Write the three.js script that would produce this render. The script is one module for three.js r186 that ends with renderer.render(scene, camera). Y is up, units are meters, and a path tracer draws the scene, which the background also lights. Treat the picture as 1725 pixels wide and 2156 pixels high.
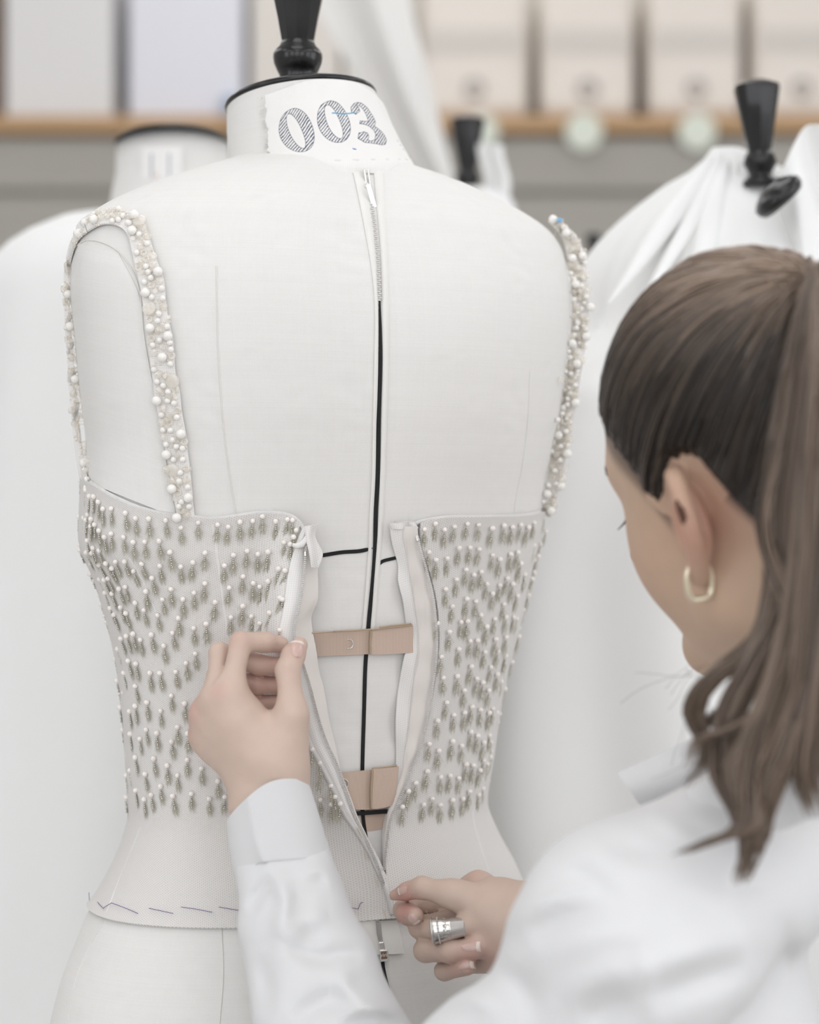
import * as THREE from 'three';
import { mergeGeometries, mergeVertices, toCreasedNormals } from 'three/addons/utils/BufferGeometryUtils.js';
import { RoundedBoxGeometry } from 'three/addons/geometries/RoundedBoxGeometry.js';
import { RectAreaLightUniformsLib } from 'three/addons/lights/RectAreaLightUniformsLib.js';
import { ImprovedNoise } from 'three/addons/math/ImprovedNoise.js';

// ---------------------------------------------------------------- camera, exposure, room lights
const scene = new THREE.Scene();
const FOC = 4350, EYE = 1.22;                    // focal length in pixels of the 1725 x 2156 frame, camera height
const camera = new THREE.PerspectiveCamera(2 * Math.atan(1078 / FOC) * 180 / Math.PI, 1725 / 2156, 0.1, 30);
camera.position.set(0, EYE, 0);
camera.lookAt(0, EYE, -1);
camera.focus = 1.448;
camera.userData.fStop = 3.0;
const renderer = new THREE.WebGLRenderer({ antialias: true });
renderer.toneMapping = THREE.LinearToneMapping;
renderer.toneMappingExposure = 0.495;
renderer.shadowMap.enabled = true;
RectAreaLightUniformsLib.init();
scene.background = new THREE.Color(0.35, 0.37, 0.4);
const PANEL_LIGHT = 2.3, LAMP_GLOW = 1.5;        // ceiling panels
const CEIL = 3.1;

// ---------------------------------------------------------------- helpers
let seed = 7;
const rnd = () => { seed = (seed + 0x6d2b79f5) | 0; let t = Math.imul(seed ^ (seed >>> 15), 1 | seed); t = (t + Math.imul(t ^ (t >>> 7), 61 | t)) ^ t; return ((t ^ (t >>> 14)) >>> 0) / 4294967296; };
const rr = (a, b) => a + (b - a) * rnd();
const V = (x, y, z) => new THREE.Vector3(x, y, z);
const noise = new ImprovedNoise();
const clamp = (x, a, b) => Math.min(b, Math.max(a, x));
const lerp = (a, b, t) => a + (b - a) * t;
const smooth = (a, b, x) => { const t = clamp((x - a) / (b - a), 0, 1); return t * t * (3 - 2 * t); };
const gauss = (x, w) => Math.exp(-(x / w) * (x / w));
// a photograph pixel at a distance from the camera plane, as a point of the room
const P = (px, py, d) => V((px - 862.5) / FOC * d, EYE + (1078 - py) / FOC * d, -d);
const proj = (p) => [862.5 + p.x / -p.z * FOC, 1078 - (p.y - EYE) / -p.z * FOC];
const used = {};
function numbered(name) { const n = used[name] = (used[name] ?? -1) + 1; return n ? name + '_' + String(n).padStart(3, '0') : name; }
function tag(o, label, category, group) { o.userData.label = label; o.userData.category = category; if (group) o.userData.group = group; return o; }
function thing(name, label, category, pos = [0, 0, 0], group) {
  const o = new THREE.Group(); o.name = numbered(name); o.position.set(...pos); scene.add(o); return tag(o, label, category, group);
}
// a mesh under a parent; geometry is given in world coordinates and moved into the (unturned) parent's frame
function mesh(name, geo, mat, parent) {
  const m = new THREE.Mesh(geo, mat); m.castShadow = m.receiveShadow = true;
  if (parent) { m.name = name; parent.add(m); } else { m.name = numbered(name); scene.add(m); }
  return m;
}
function part(name, geo, mat, parent, label) {           // world-space geometry placed under parent
  parent.updateWorldMatrix(true, false);
  geo.applyMatrix4(parent.matrixWorld.clone().invert());
  const m = mesh(name, geo, mat, parent);
  if (label) m.userData.label = label;
  return m;
}
const merge = (l) => { const q = l.map((g) => { const h = g.index ? g.toNonIndexed() : g; for (const k of Object.keys(h.attributes)) if (!['position', 'normal', 'uv', 'color'].includes(k)) h.deleteAttribute(k); return h; });
  const hasC = q.every((g) => g.attributes.color), hasU = q.every((g) => g.attributes.uv);
  for (const g of q) { if (!hasC) g.deleteAttribute('color'); if (!hasU) g.deleteAttribute('uv'); }
  return mergeGeometries(q); };
function grid(nu, nv, f, closedU = false, flip = false) { // f(i,j) -> {p:Vector3, uv:[u,v]}
  const pos = [], uv = [], idx = [];
  for (let j = 0; j <= nv; j++) for (let i = 0; i <= nu; i++) { const r = f(i / nu, j / nv, i, j); const p = r.p ?? r; pos.push(p.x, p.y, p.z); uv.push(...(r.uv ?? [i / nu, j / nv])); }
  for (let j = 0; j < nv; j++) for (let i = 0; i < nu; i++) { const a = j * (nu + 1) + i, b = a + 1, c = a + nu + 1, d = c + 1; flip ? idx.push(a, c, b, b, c, d) : idx.push(a, b, c, b, d, c); }
  const g = new THREE.BufferGeometry();
  g.setAttribute('position', new THREE.Float32BufferAttribute(pos, 3)); g.setAttribute('uv', new THREE.Float32BufferAttribute(uv, 2)); g.setIndex(idx);
  g.computeVertexNormals();
  if (closedU) { const n = g.attributes.normal; for (let j = 0; j <= nv; j++) { const a = j * (nu + 1), b = a + nu; const x = n.getX(a) + n.getX(b), y = n.getY(a) + n.getY(b), z = n.getZ(a) + n.getZ(b), l = Math.hypot(x, y, z) || 1; n.setXYZ(a, x / l, y / l, z / l); n.setXYZ(b, x / l, y / l, z / l); } }
  return g;
}
// a sheet with thickness: the grid, its back and its rim
function sheet(nu, nv, f, th) {
  const front = grid(nu, nv, f), n = front.attributes.normal, p = front.attributes.position, uvA = front.attributes.uv;
  const W = nu + 1, H = nv + 1, pos = [...p.array], uv = [...uvA.array], idx = [...front.index.array];
  for (let k = 0; k < p.count; k++) { pos.push(p.getX(k) - n.getX(k) * th, p.getY(k) - n.getY(k) * th, p.getZ(k) - n.getZ(k) * th); uv.push(uvA.getX(k), uvA.getY(k)); }
  const N = p.count, src = front.index.array;
  for (let k = 0; k < src.length; k += 3) idx.push(src[k] + N, src[k + 2] + N, src[k + 1] + N);
  const g1 = new THREE.BufferGeometry(); g1.setAttribute('position', new THREE.Float32BufferAttribute(pos, 3)); g1.setAttribute('uv', new THREE.Float32BufferAttribute(uv, 2)); g1.setIndex(idx); g1.computeVertexNormals();
  const rim = [], e = []; for (let i = 0; i < nu; i++) e.push([i, i + 1]); for (let j = 0; j < nv; j++) e.push([j * W + nu, (j + 1) * W + nu]); for (let i = nu; i > 0; i--) e.push([nv * W + i, nv * W + i - 1]); for (let j = nv; j > 0; j--) e.push([j * W, (j - 1) * W]);
  const rp = [], ru = []; const q = (k) => { rp.push(pos[3 * k], pos[3 * k + 1], pos[3 * k + 2]); ru.push(uv[2 * k], uv[2 * k + 1]); };
  for (const [a, b] of e) { q(a); q(a + N); q(b); q(b); q(a + N); q(b + N); }
  const g2 = new THREE.BufferGeometry(); g2.setAttribute('position', new THREE.Float32BufferAttribute(rp, 3)); g2.setAttribute('uv', new THREE.Float32BufferAttribute(ru, 2)); g2.computeVertexNormals();
  return merge([g1, g2]);
}
// a tube along points with a radius per point
function tube(pts, rad, sides = 6, colors = null, flat = 1) {
  const n = pts.length, pos = [], idx = [], col = [], uv = [];
  let nrm = null; const t = V(), b = V();
  for (let i = 0; i < n; i++) {
    t.subVectors(pts[Math.min(n - 1, i + 1)], pts[Math.max(0, i - 1)]).normalize();
    if (!nrm) nrm = Math.abs(t.y) < 0.9 ? V(0, 1, 0) : V(1, 0, 0);
    nrm = nrm.clone().addScaledVector(t, -nrm.dot(t)).normalize(); b.crossVectors(t, nrm);
    const r = typeof rad === 'function' ? rad(i / (n - 1)) : rad;
    for (let k = 0; k < sides; k++) { const a = k / sides * 2 * Math.PI, c = Math.cos(a) * r, s = Math.sin(a) * r * flat;
      pos.push(pts[i].x + nrm.x * c + b.x * s, pts[i].y + nrm.y * c + b.y * s, pts[i].z + nrm.z * c + b.z * s); uv.push(k / sides, i / (n - 1)); if (colors) col.push(...colors(i / (n - 1))); }
  }
  for (let i = 0; i < n - 1; i++) for (let k = 0; k < sides; k++) { const a = i * sides + k, c = i * sides + (k + 1) % sides; idx.push(a, a + sides, c, c, a + sides, c + sides); }
  const cap = (o, f) => { for (let k = 1; k < sides - 1; k++) f ? idx.push(o, o + k, o + k + 1) : idx.push(o, o + k + 1, o + k); };
  cap(0, true); cap((n - 1) * sides, false);
  const g = new THREE.BufferGeometry(); g.setAttribute('position', new THREE.Float32BufferAttribute(pos, 3)); g.setAttribute('uv', new THREE.Float32BufferAttribute(uv, 2)); if (colors) g.setAttribute('color', new THREE.Float32BufferAttribute(col, 3)); g.setIndex(idx); g.computeVertexNormals();
  return g;
}
const curve = (pts, n, tension = 0.5) => new THREE.CatmullRomCurve3(pts, false, 'centripetal', tension).getPoints(n);
// monotone-ish cubic through knots
function spline1(xs, ys) {
  const n = xs.length, m = new Array(n).fill(0), d = [];
  for (let i = 0; i < n - 1; i++) d.push((ys[i + 1] - ys[i]) / (xs[i + 1] - xs[i]));
  for (let i = 1; i < n - 1; i++) m[i] = d[i - 1] * d[i] <= 0 ? 0 : 2 * d[i - 1] * d[i] / (d[i - 1] + d[i]);
  m[0] = d[0]; m[n - 1] = d[n - 2];
  return (x) => { if (x <= xs[0]) return ys[0]; if (x >= xs[n - 1]) return ys[n - 1]; let i = 0; while (x > xs[i + 1]) i++;
    const h = xs[i + 1] - xs[i], t = (x - xs[i]) / h, t2 = t * t, t3 = t2 * t;
    return (2 * t3 - 3 * t2 + 1) * ys[i] + (t3 - 2 * t2 + t) * h * m[i] + (-2 * t3 + 3 * t2) * ys[i + 1] + (t3 - t2) * h * m[i + 1]; };
}
// resample a polyline of pixels smoothly to n+1 points
function poly(pts, n) { return new THREE.CatmullRomCurve3(pts.map(([x, y]) => V(x, y, 0)), false, 'centripetal').getSpacedPoints(n).map((v) => [v.x, v.y]); }
const xOfY = (pts) => { const s = spline1(pts.map((p) => p[1]), pts.map((p) => p[0])); return s; };

// surface nets on a signed distance field
function surfaceNets(f, lo, hi, cell, colorAt) {
  const nx = Math.ceil((hi.x - lo.x) / cell) + 1, ny = Math.ceil((hi.y - lo.y) / cell) + 1, nz = Math.ceil((hi.z - lo.z) / cell) + 1;
  const val = new Float32Array(nx * ny * nz); let q = 0;
  for (let k = 0; k < nz; k++) for (let j = 0; j < ny; j++) for (let i = 0; i < nx; i++) val[q++] = f(lo.x + i * cell, lo.y + j * cell, lo.z + k * cell);
  const at = new Int32Array(nx * ny * nz).fill(-1), pos = [], idx = [], I = (i, j, k) => (k * ny + j) * nx + i;
  for (let k = 0; k < nz - 1; k++) for (let j = 0; j < ny - 1; j++) for (let i = 0; i < nx - 1; i++) {
    let m = 0, x = 0, y = 0, z = 0, c = 0; const v = [];
    for (let o = 0; o < 8; o++) { const w = val[I(i + (o & 1), j + (o >> 1 & 1), k + (o >> 2))]; v.push(w); if (w < 0) m |= 1 << o; }
    if (m === 0 || m === 255) continue;
    for (let a = 0; a < 8; a++) for (let ax = 1; ax < 8; ax <<= 1) { if (a & ax) continue; const b = a | ax; if ((v[a] < 0) === (v[b] < 0)) continue; const t = v[a] / (v[a] - v[b]);
      x += (a & 1) + (ax === 1 ? t : 0); y += (a >> 1 & 1) + (ax === 2 ? t : 0); z += (a >> 2) + (ax === 4 ? t : 0); c++; }
    at[I(i, j, k)] = pos.length / 3; pos.push(lo.x + (i + x / c) * cell, lo.y + (j + y / c) * cell, lo.z + (k + z / c) * cell);
  }
  const quad = (a, b, c, d, fl) => { if (a < 0 || b < 0 || c < 0 || d < 0) return; fl ? idx.push(a, c, b, b, c, d) : idx.push(a, b, c, b, d, c); };
  for (let k = 1; k < nz - 1; k++) for (let j = 1; j < ny - 1; j++) for (let i = 1; i < nx - 1; i++) {
    const s = val[I(i, j, k)] < 0;
    if (s !== val[I(i + 1, j, k)] < 0) quad(at[I(i, j - 1, k - 1)], at[I(i, j, k - 1)], at[I(i, j - 1, k)], at[I(i, j, k)], !s);
    if (s !== val[I(i, j + 1, k)] < 0) quad(at[I(i - 1, j, k - 1)], at[I(i, j, k - 1)], at[I(i - 1, j, k)], at[I(i, j, k)], s);
    if (s !== val[I(i, j, k + 1)] < 0) quad(at[I(i - 1, j - 1, k)], at[I(i, j - 1, k)], at[I(i - 1, j, k)], at[I(i, j, k)], !s);
  }
  const g = new THREE.BufferGeometry(), nr = [], e = cell * 0.5;
  const col = [];
  for (let a = 0; a < pos.length; a += 3) { const [x, y, z] = [pos[a], pos[a + 1], pos[a + 2]];
    let gx = f(x + e, y, z) - f(x - e, y, z), gy = f(x, y + e, z) - f(x, y - e, z), gz = f(x, y, z + e) - f(x, y, z - e); const l = Math.hypot(gx, gy, gz) || 1; nr.push(gx / l, gy / l, gz / l);
    if (colorAt) col.push(...colorAt(x, y, z)); }
  g.setAttribute('position', new THREE.Float32BufferAttribute(pos, 3)); g.setAttribute('normal', new THREE.Float32BufferAttribute(nr, 3)); g.setIndex(idx);
  const uv = new Float32Array(pos.length / 3 * 2); for (let a = 0, b = 0; a < pos.length; a += 3) { uv[b++] = pos[a] + pos[a + 2] * 0.6; uv[b++] = pos[a + 1] + pos[a + 2] * 0.3; }
  g.setAttribute('uv', new THREE.Float32BufferAttribute(uv, 2));
  if (colorAt) g.setAttribute('color', new THREE.Float32BufferAttribute(col, 3));
  return g;
}
const smin = (a, b, k) => { if (k <= 0) return Math.min(a, b); const h = Math.max(k - Math.abs(a - b), 0) / k; return Math.min(a, b) - h * h * k * 0.25; };
// distance to a tapered capsule
function cone(a, b, ra, rb) {
  const ax = a.x, ay = a.y, az = a.z, bx = b.x - ax, by = b.y - ay, bz = b.z - az, l2 = bx * bx + by * by + bz * bz || 1e-9;
  return (x, y, z) => { const qx = x - ax, qy = y - ay, qz = z - az, t = clamp((qx * bx + qy * by + qz * bz) / l2, 0, 1); return Math.hypot(qx - bx * t, qy - by * t, qz - bz * t) - (ra + (rb - ra) * t); };
}
const ell = (c, r) => (x, y, z) => { const a = (x - c.x) / r.x, b = (y - c.y) / r.y, d = (z - c.z) / r.z, k0 = Math.hypot(a, b, d), k1 = Math.hypot(a / r.x, b / r.y, d / r.z); return k1 < 1e-9 ? -Math.min(r.x, r.y, r.z) : k0 * (k0 - 1) / k1; };

function latheAt(c, up, prof, seg, sharp = false) { const g = new THREE.LatheGeometry(prof.map(([r, h]) => new THREE.Vector2(r, h)), seg); g.applyMatrix4(new THREE.Matrix4().compose(c, new THREE.Quaternion().setFromUnitVectors(V(0, 1, 0), up.clone().normalize()), V(1, 1, 1))); return sharp ? toCreasedNormals(g, 0.5) : g; }
// ---------------------------------------------------------------- materials
function canvasTex(w, h, draw, srgb = true, repeat = null) {
  const c = document.createElement('canvas'); c.width = w; c.height = h; draw(c.getContext('2d'), w, h);
  const t = new THREE.CanvasTexture(c); if (srgb) t.colorSpace = THREE.SRGBColorSpace; t.wrapS = t.wrapT = THREE.RepeatWrapping; t.magFilter = THREE.LinearFilter; if (repeat) t.repeat.set(...repeat); return t;
}
function weaveTex(base, amp, streak) {
  return canvasTex(512, 512, (c, w, h) => { const im = c.createImageData(w, h);
    const row = Array.from({ length: h }, () => rr(-1, 1)), colm = Array.from({ length: w }, () => rr(-1, 1));
    for (let y = 0; y < h; y++) for (let x = 0; x < w; x++) { const blot = noise.noise(x / 512 * 3, y / 512 * 3, 1.5) * noise.noise(x / 70, y / 40, 4); const k = amp * (rr(-1, 1) * 0.6 + row[y] * streak + colm[x] * streak * 0.6 + blot * 1.5); const o = (y * w + x) * 4; for (let j = 0; j < 3; j++) im.data[o + j] = clamp(base[j] + k, 0, 255); im.data[o + 3] = 255; }
    c.putImageData(im, 0, 0); });
}
const weaveBump = canvasTex(256, 256, (c, w, h) => { const im = c.createImageData(w, h); for (let y = 0; y < h; y++) for (let x = 0; x < w; x++) { const v = 128 + 60 * Math.sin(x * Math.PI / 2 + Math.PI * (y >> 1 & 1)) * Math.cos(y * Math.PI / 2) + rr(-40, 40); const o = (y * w + x) * 4; im.data[o] = im.data[o + 1] = im.data[o + 2] = clamp(v, 0, 255); im.data[o + 3] = 255; } c.putImageData(im, 0, 0); }, false);
const rep = (t, x, y) => { const q = t.clone(); q.repeat.set(x, y); return q; };
const std = (o) => new THREE.MeshStandardMaterial({ roughness: 0.9, ...o });
const phy = (o) => new THREE.MeshPhysicalMaterial({ roughness: 0.9, ...o });
const cottonTex = weaveTex([231, 229, 225], 4, 0.4);
const M = {};
M.cotton = std({ map: rep(cottonTex, 9, 9), bumpMap: rep(weaveBump, 18, 18), bumpScale: 0.00012, roughness: 0.92 });
M.cottonPlain = std({ color: '#ebe9e4', bumpMap: rep(weaveBump, 18, 18), bumpScale: 0.0001, roughness: 0.92 });
M.gown = std({ color: '#f4f4f2', roughness: 0.95, side: THREE.DoubleSide });
M.gownWarm = std({ color: '#e9e7e3', roughness: 0.95, side: THREE.DoubleSide });
M.black = phy({ color: '#0a090a', roughness: 0.3, clearcoat: 0.5, clearcoatRoughness: 0.1, specularIntensity: 0.6 });
M.tape = std({ color: '#131214', roughness: 0.8 });
M.silver = std({ color: '#d9d7d3', metalness: 1, roughness: 0.28 });
M.steelDull = std({ color: '#b9b6b2', metalness: 1, roughness: 0.38 });
M.bead = std({ color: '#d2cfc6', metalness: 0.85, roughness: 0.18 });
M.fringe = std({ color: '#b7b2a0', metalness: 0.05, roughness: 0.5, side: THREE.DoubleSide });
M.pearl = phy({ color: '#f5f2ec', roughness: 0.25, clearcoat: 0.7, clearcoatRoughness: 0.12, sheen: 0.3, sheenColor: new THREE.Color('#f6e6dc') });
M.smallPearl = phy({ color: '#f8f1ea', roughness: 0.28, clearcoat: 0.6, clearcoatRoughness: 0.15 });
M.crystal = phy({ color: '#fffdf9', roughness: 0.1, transmission: 0.72, thickness: 0, clearcoat: 0.6, side: THREE.DoubleSide });
M.thread = std({ color: '#6e5a8f', roughness: 0.8 });
M.tackThread = std({ color: '#d9cbb5', roughness: 0.8 });
function netTex(bg, line) { return canvasTex(222, 128, (c, w, h) => { c.fillStyle = bg; c.fillRect(0, 0, w, h); c.strokeStyle = line; c.lineWidth = 30; c.lineCap = 'round';
  const s = w / 3; // hexagon side; tile is 3s wide, sqrt(3)s high
  for (const [ox, oy] of [[-w, -h], [0, -h], [w, -h], [-w, 0], [0, 0], [w, 0], [-w, h], [0, h], [w, h]]) { c.beginPath();
    const L = (a, b, d, e) => { c.moveTo(ox + a, oy + b); c.lineTo(ox + d, oy + e); };
    L(0, h / 2, s, h / 2); L(s, h / 2, 1.5 * s, 0); L(s, h / 2, 1.5 * s, h); L(1.5 * s, 0, 2.5 * s, 0); L(2.5 * s, 0, 3 * s, h / 2); L(2.5 * s, h, 3 * s, h / 2); c.stroke(); } }); }
M.net = std({ map: rep(netTex('#d9d4ce', '#efeeec'), 1 / 0.0031, 1 / 0.00162), roughness: 0.9, bumpMap: rep(netTex('#000000', '#ffffff'), 1 / 0.0031, 1 / 0.00162), bumpScale: 0.00012 });
M.netPlain = std({ map: rep(netTex('#e4e1dd', '#f2f1ef'), 1 / 0.0031, 1 / 0.00162), roughness: 0.9 });
M.zipTape = std({ color: '#e6e0da', roughness: 0.85, bumpMap: rep(weaveBump, 40, 40), bumpScale: 0.0001 });
const ribTex = canvasTex(128, 16, (c, w, h) => { for (let x = 0; x < w; x++) { const v = 175 + 26 * Math.sin(x / 8 * 2 * Math.PI); c.fillStyle = `rgb(${v + 26},${v + 4},${v - 12})`; c.fillRect(x, 0, 1, h); } });
M.grosgrain = std({ map: rep(ribTex, 1, 1), roughness: 0.8 });
M.grosEdge = std({ color: '#b39f87', roughness: 0.85 });
M.shirt = std({ color: '#e2e2e2', roughness: 0.85, bumpMap: rep(weaveBump, 30, 30), bumpScale: 0.00005, side: THREE.DoubleSide });
const poreTex = canvasTex(256, 256, (c, w, h) => { const im = c.createImageData(w, h); for (let y = 0; y < h; y++) for (let x = 0; x < w; x++) { const v = 128 + 70 * noise.noise(x / 7, y / 11, 3) + 40 * noise.noise(x / 3, y / 3, 8), o = (y * w + x) * 4; im.data[o] = im.data[o + 1] = im.data[o + 2] = clamp(v, 0, 255); im.data[o + 3] = 255; } c.putImageData(im, 0, 0); }, false);
M.skin = phy({ color: '#ffffff', vertexColors: true, roughness: 0.48, bumpMap: rep(poreTex, 30, 30), bumpScale: 0.00016, sheen: 0.25, sheenColor: new THREE.Color('#e8b8a4'), sheenRoughness: 0.6 });
M.nail = phy({ color: '#d3b3a8', roughness: 0.2, clearcoat: 0.5 });
M.nailTip = phy({ color: '#ecdfd4', roughness: 0.3 });
M.hair = phy({ color: '#ffffff', vertexColors: true, roughness: 0.4, clearcoat: 0.22, clearcoatRoughness: 0.4, side: THREE.DoubleSide });
M.gold = std({ color: '#ece2c8', metalness: 0.9, roughness: 0.32 });
M.lash = std({ color: '#1c1514', roughness: 0.7 });
// ---------------------------------------------------------------- the room
const UNSEEN_WINDOW_LIGHT = 2.5, UNSEEN_WINDOW_GLOW = 1.4;
{
  const RX0 = -3.6, RX1 = 3.4, RZ0 = -4.62, RZ1 = 3.4, T0 = 0.2;
  const S = (name, w, h, d, x, y, z, mat) => { const g = new THREE.BoxGeometry(w, h, d); const o = new THREE.Mesh(g, mat); o.name = name; o.position.set(x, y, z); o.castShadow = o.receiveShadow = true; o.userData.kind = 'structure'; scene.add(o); return o; };
  const wallM = std({ color: '#e3e3e3' }), greyM = std({ color: '#d0ccc2', roughness: 0.85 }), floorM = std({ color: '#c6c4c1', roughness: 0.6 }), ceilM = std({ color: '#e8e8e8' });
  const cx = (RX0 + RX1) / 2, cz = (RZ0 + RZ1) / 2, w = RX1 - RX0, d = RZ1 - RZ0;
  S('floor', w + 2 * T0, T0, d + 2 * T0, cx, -T0 / 2, cz, floorM);
  S('ceiling', w + 2 * T0, T0, d + 2 * T0, cx, CEIL + T0 / 2, cz, ceilM);
  S('wall_back', w + 2 * T0, CEIL, T0, cx, CEIL / 2, RZ0 - T0 / 2, greyM);
  S('wall_front', w + 2 * T0, CEIL, T0, cx, CEIL / 2, RZ1 + T0 / 2, wallM);
  S('wall_left', T0, CEIL, d, RX0 - T0 / 2, CEIL / 2, cz, wallM);
  S('wall_right', T0, CEIL, d, RX1 + T0 / 2, CEIL / 2, cz, wallM);
  // ceiling panels: a frame and a glowing face, with an area light just below it; rearmost row added to brighten the back wall
  let pn = 0;
  for (const z of [2.4, 0.8, -0.8, -2.4, -3.9]) for (const x of [-2.1, -0.1, 1.9]) {
    const t = thing('ceiling_light', 'unseen white square ceiling light panel above the workroom', 'ceiling light', [x, CEIL, z], 'ceiling light panels');
    part('frame', merge([[-0.52, 0, 0.04, 1.08], [0.52, 0, 0.04, 1.08]].map(([a, , b, c]) => new THREE.BoxGeometry(b, 0.03, c).translate(x + a, CEIL - 0.015, z)).concat([-0.52, 0.52].map((b) => new THREE.BoxGeometry(1.0, 0.03, 0.04).translate(x, CEIL - 0.015, z + b)))), M.cottonPlain, t);
    part('diffuser', new THREE.BoxGeometry(1, 0.012, 1).translate(x, CEIL - 0.012, z), std({ color: '#ffffff', emissive: '#ffffff', emissiveIntensity: LAMP_GLOW }), t);
    const l = new THREE.RectAreaLight('#fbfbff', PANEL_LIGHT * (z < -3 ? 1.6 : 1), 1, 1); l.position.set(x, CEIL - 0.025, z); l.lookAt(x, 0, z); l.name = 'ceiling_panel_light'; scene.add(l); pn++;
  }
  // unseen frosted windows behind the camera and at both sides, added to balance the ceiling light: a frame, a glowing pane and a light of the same size
  const unseenWindowAt = (i, x, y, z, ry, w2, h2) => { const t = new THREE.Group(); t.name = 'window_' + i; t.position.set(x, y, z); t.rotation.y = ry; t.userData.kind = 'structure'; scene.add(t);
    const b = (a, c, e, f) => new THREE.BoxGeometry(e, f, 0.08).translate(a, c, 0.03);
    mesh('unseen_window_frame', merge([b(-w2 / 2, 0, 0.08, h2 + 0.08), b(w2 / 2, 0, 0.08, h2 + 0.08), b(0, -h2 / 2, w2, 0.08), b(0, h2 / 2, w2, 0.08), b(0, 0, 0.04, h2), b(0, h2 * 0.2, w2, 0.04)]), wallM, t);
    mesh('unseen_window_pane', new THREE.BoxGeometry(w2, h2, 0.01).translate(0, 0, 0.01), std({ color: '#dfe6ee', emissive: '#fdfcfa', emissiveIntensity: UNSEEN_WINDOW_GLOW }), t);
    const l = new THREE.RectAreaLight('#f9faff', UNSEEN_WINDOW_LIGHT, w2 - 0.1, h2 - 0.1), n = V(Math.sin(ry), 0, Math.cos(ry)); l.position.set(x + n.x * 0.09, y, z + n.z * 0.09); l.lookAt(x + n.x * 3, y, z + n.z * 3); l.name = 'unseen_window_light'; scene.add(l); };
  unseenWindowAt(1, -2.3, 1.75, RZ1, Math.PI, 1.7, 1.9); unseenWindowAt(2, -0.1, 1.75, RZ1, Math.PI, 1.7, 1.9); unseenWindowAt(3, 2.1, 1.75, RZ1, Math.PI, 1.7, 1.9); unseenWindowAt(4, RX0, 1.75, 1.4, Math.PI / 2, 1.7, 1.9); unseenWindowAt(5, RX1, 1.75, 1.2, -Math.PI / 2, 1.7, 1.9); unseenWindowAt(6, RX1, 1.75, -0.9, -Math.PI / 2, 1.7, 1.9);  // the right-hand pair is added to brighten the gown behind the woman
  // shelf of pale wood along the back wall
  const SH = P(0, 258, 4.05), woodTex = canvasTex(512, 128, (c, W, H) => { c.fillStyle = '#d6b68f'; c.fillRect(0, 0, W, H); for (let k = 0; k < 260; k++) { c.strokeStyle = `rgba(${120 + rr(0, 60)},${90 + rr(0, 40)},${55 + rr(0, 30)},0.22)`; c.lineWidth = rr(0.5, 2); const y = rr(0, H); c.beginPath(); c.moveTo(0, y); c.bezierCurveTo(W / 3, y + rr(-6, 6), W * 2 / 3, y + rr(-6, 6), W, y); c.stroke(); } });
  const wood = std({ map: rep(woodTex, 1, 1), roughness: 0.6 });
  const sy = EYE + (1078 - 276) / FOC * 4.05, th = 36 / FOC * 4.05;
  const sh = thing('wall_shelf', 'long pale wood shelf across the back wall, holding white boxes', 'shelf', [-0.05, sy, -4.3]);
  part('shelf_board', new RoundedBoxGeometry(4.6, th, 0.5, 2, 0.004).translate(-0.05, sy + th / 2, -4.31), wood, sh);
  { const ux = P(-18, 0, 4.1).x, up = tag(mesh('shelf_upright', new RoundedBoxGeometry(0.06, 0.9, 0.45, 2, 0.003), std({ map: rep(woodTex, 1, 1), color: '#a58c74', roughness: 0.6 })), 'dark wood upright standing on the left part of the pale wood shelf', 'upright'); up.position.set(ux - 0.02, sy + th + 0.451, -4.36); }
  { // grey cupboards under the shelf, their fronts almost flush with its edge
    const cab = thing('cupboard', 'long grey cupboard with plain doors under the wood shelf', 'cupboard', [-0.05, 0, -4.34]), grey = std({ color: '#a9a59d', roughness: 0.8 });
    part('carcass', new THREE.BoxGeometry(4.6, sy - 0.004, 0.5).translate(-0.05, (sy - 0.004) / 2, -4.34), grey, cab);
    for (let k = 0; k < 4; k++) for (const [y0, y1] of [[0.06, 1.84], [1.855, sy - 0.012]]) part(y0 < 1 ? 'door' : 'fascia_panel', new RoundedBoxGeometry(1.14, y1 - y0, 0.018, 2, 0.003).translate(-0.05 - 1.725 + k * 1.15, (y0 + y1) / 2, -4.081), grey, cab);
  }
  // boxes on the shelf
  const card = (c) => std({ color: c, roughness: 0.9 });
  const boxes = [[10, 238, 'pale grey', '#e4e2e0', 0.34, 0], [270, 512, 'cool white', '#e6e6ec', 0.34, 0], [528, 716, 'beige white', '#e2dcd4', 0.34, 0], [724, 872, 'beige white', '#e2dcd3', 0.34, 0], [886, 1112, 'cream', '#ece4da', 0.30, 1], [1138, 1338, 'cream', '#ece4da', 0.30, 1], [1366, 1566, 'cream', '#ece4da', 0.30, 1], [1588, 1790, 'cream', '#ece4da', 0.30, 1]];
  const names = ['pale grey storage box on the shelf, beside the dark wood upright', 'cool bluish white storage box on the shelf, above the small blue reel', 'beige white storage box on the shelf just left of the black finial', 'beige white storage box on the shelf just right of the black finial', 'cream file box on the shelf, right beside the hanging pale cloth strip', 'cream file box with round finger hole, second from the hanging cloth strip', 'cream file box with round finger hole, third from the hanging cloth strip', 'cream file box at the right end, behind the black finial'];
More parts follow.
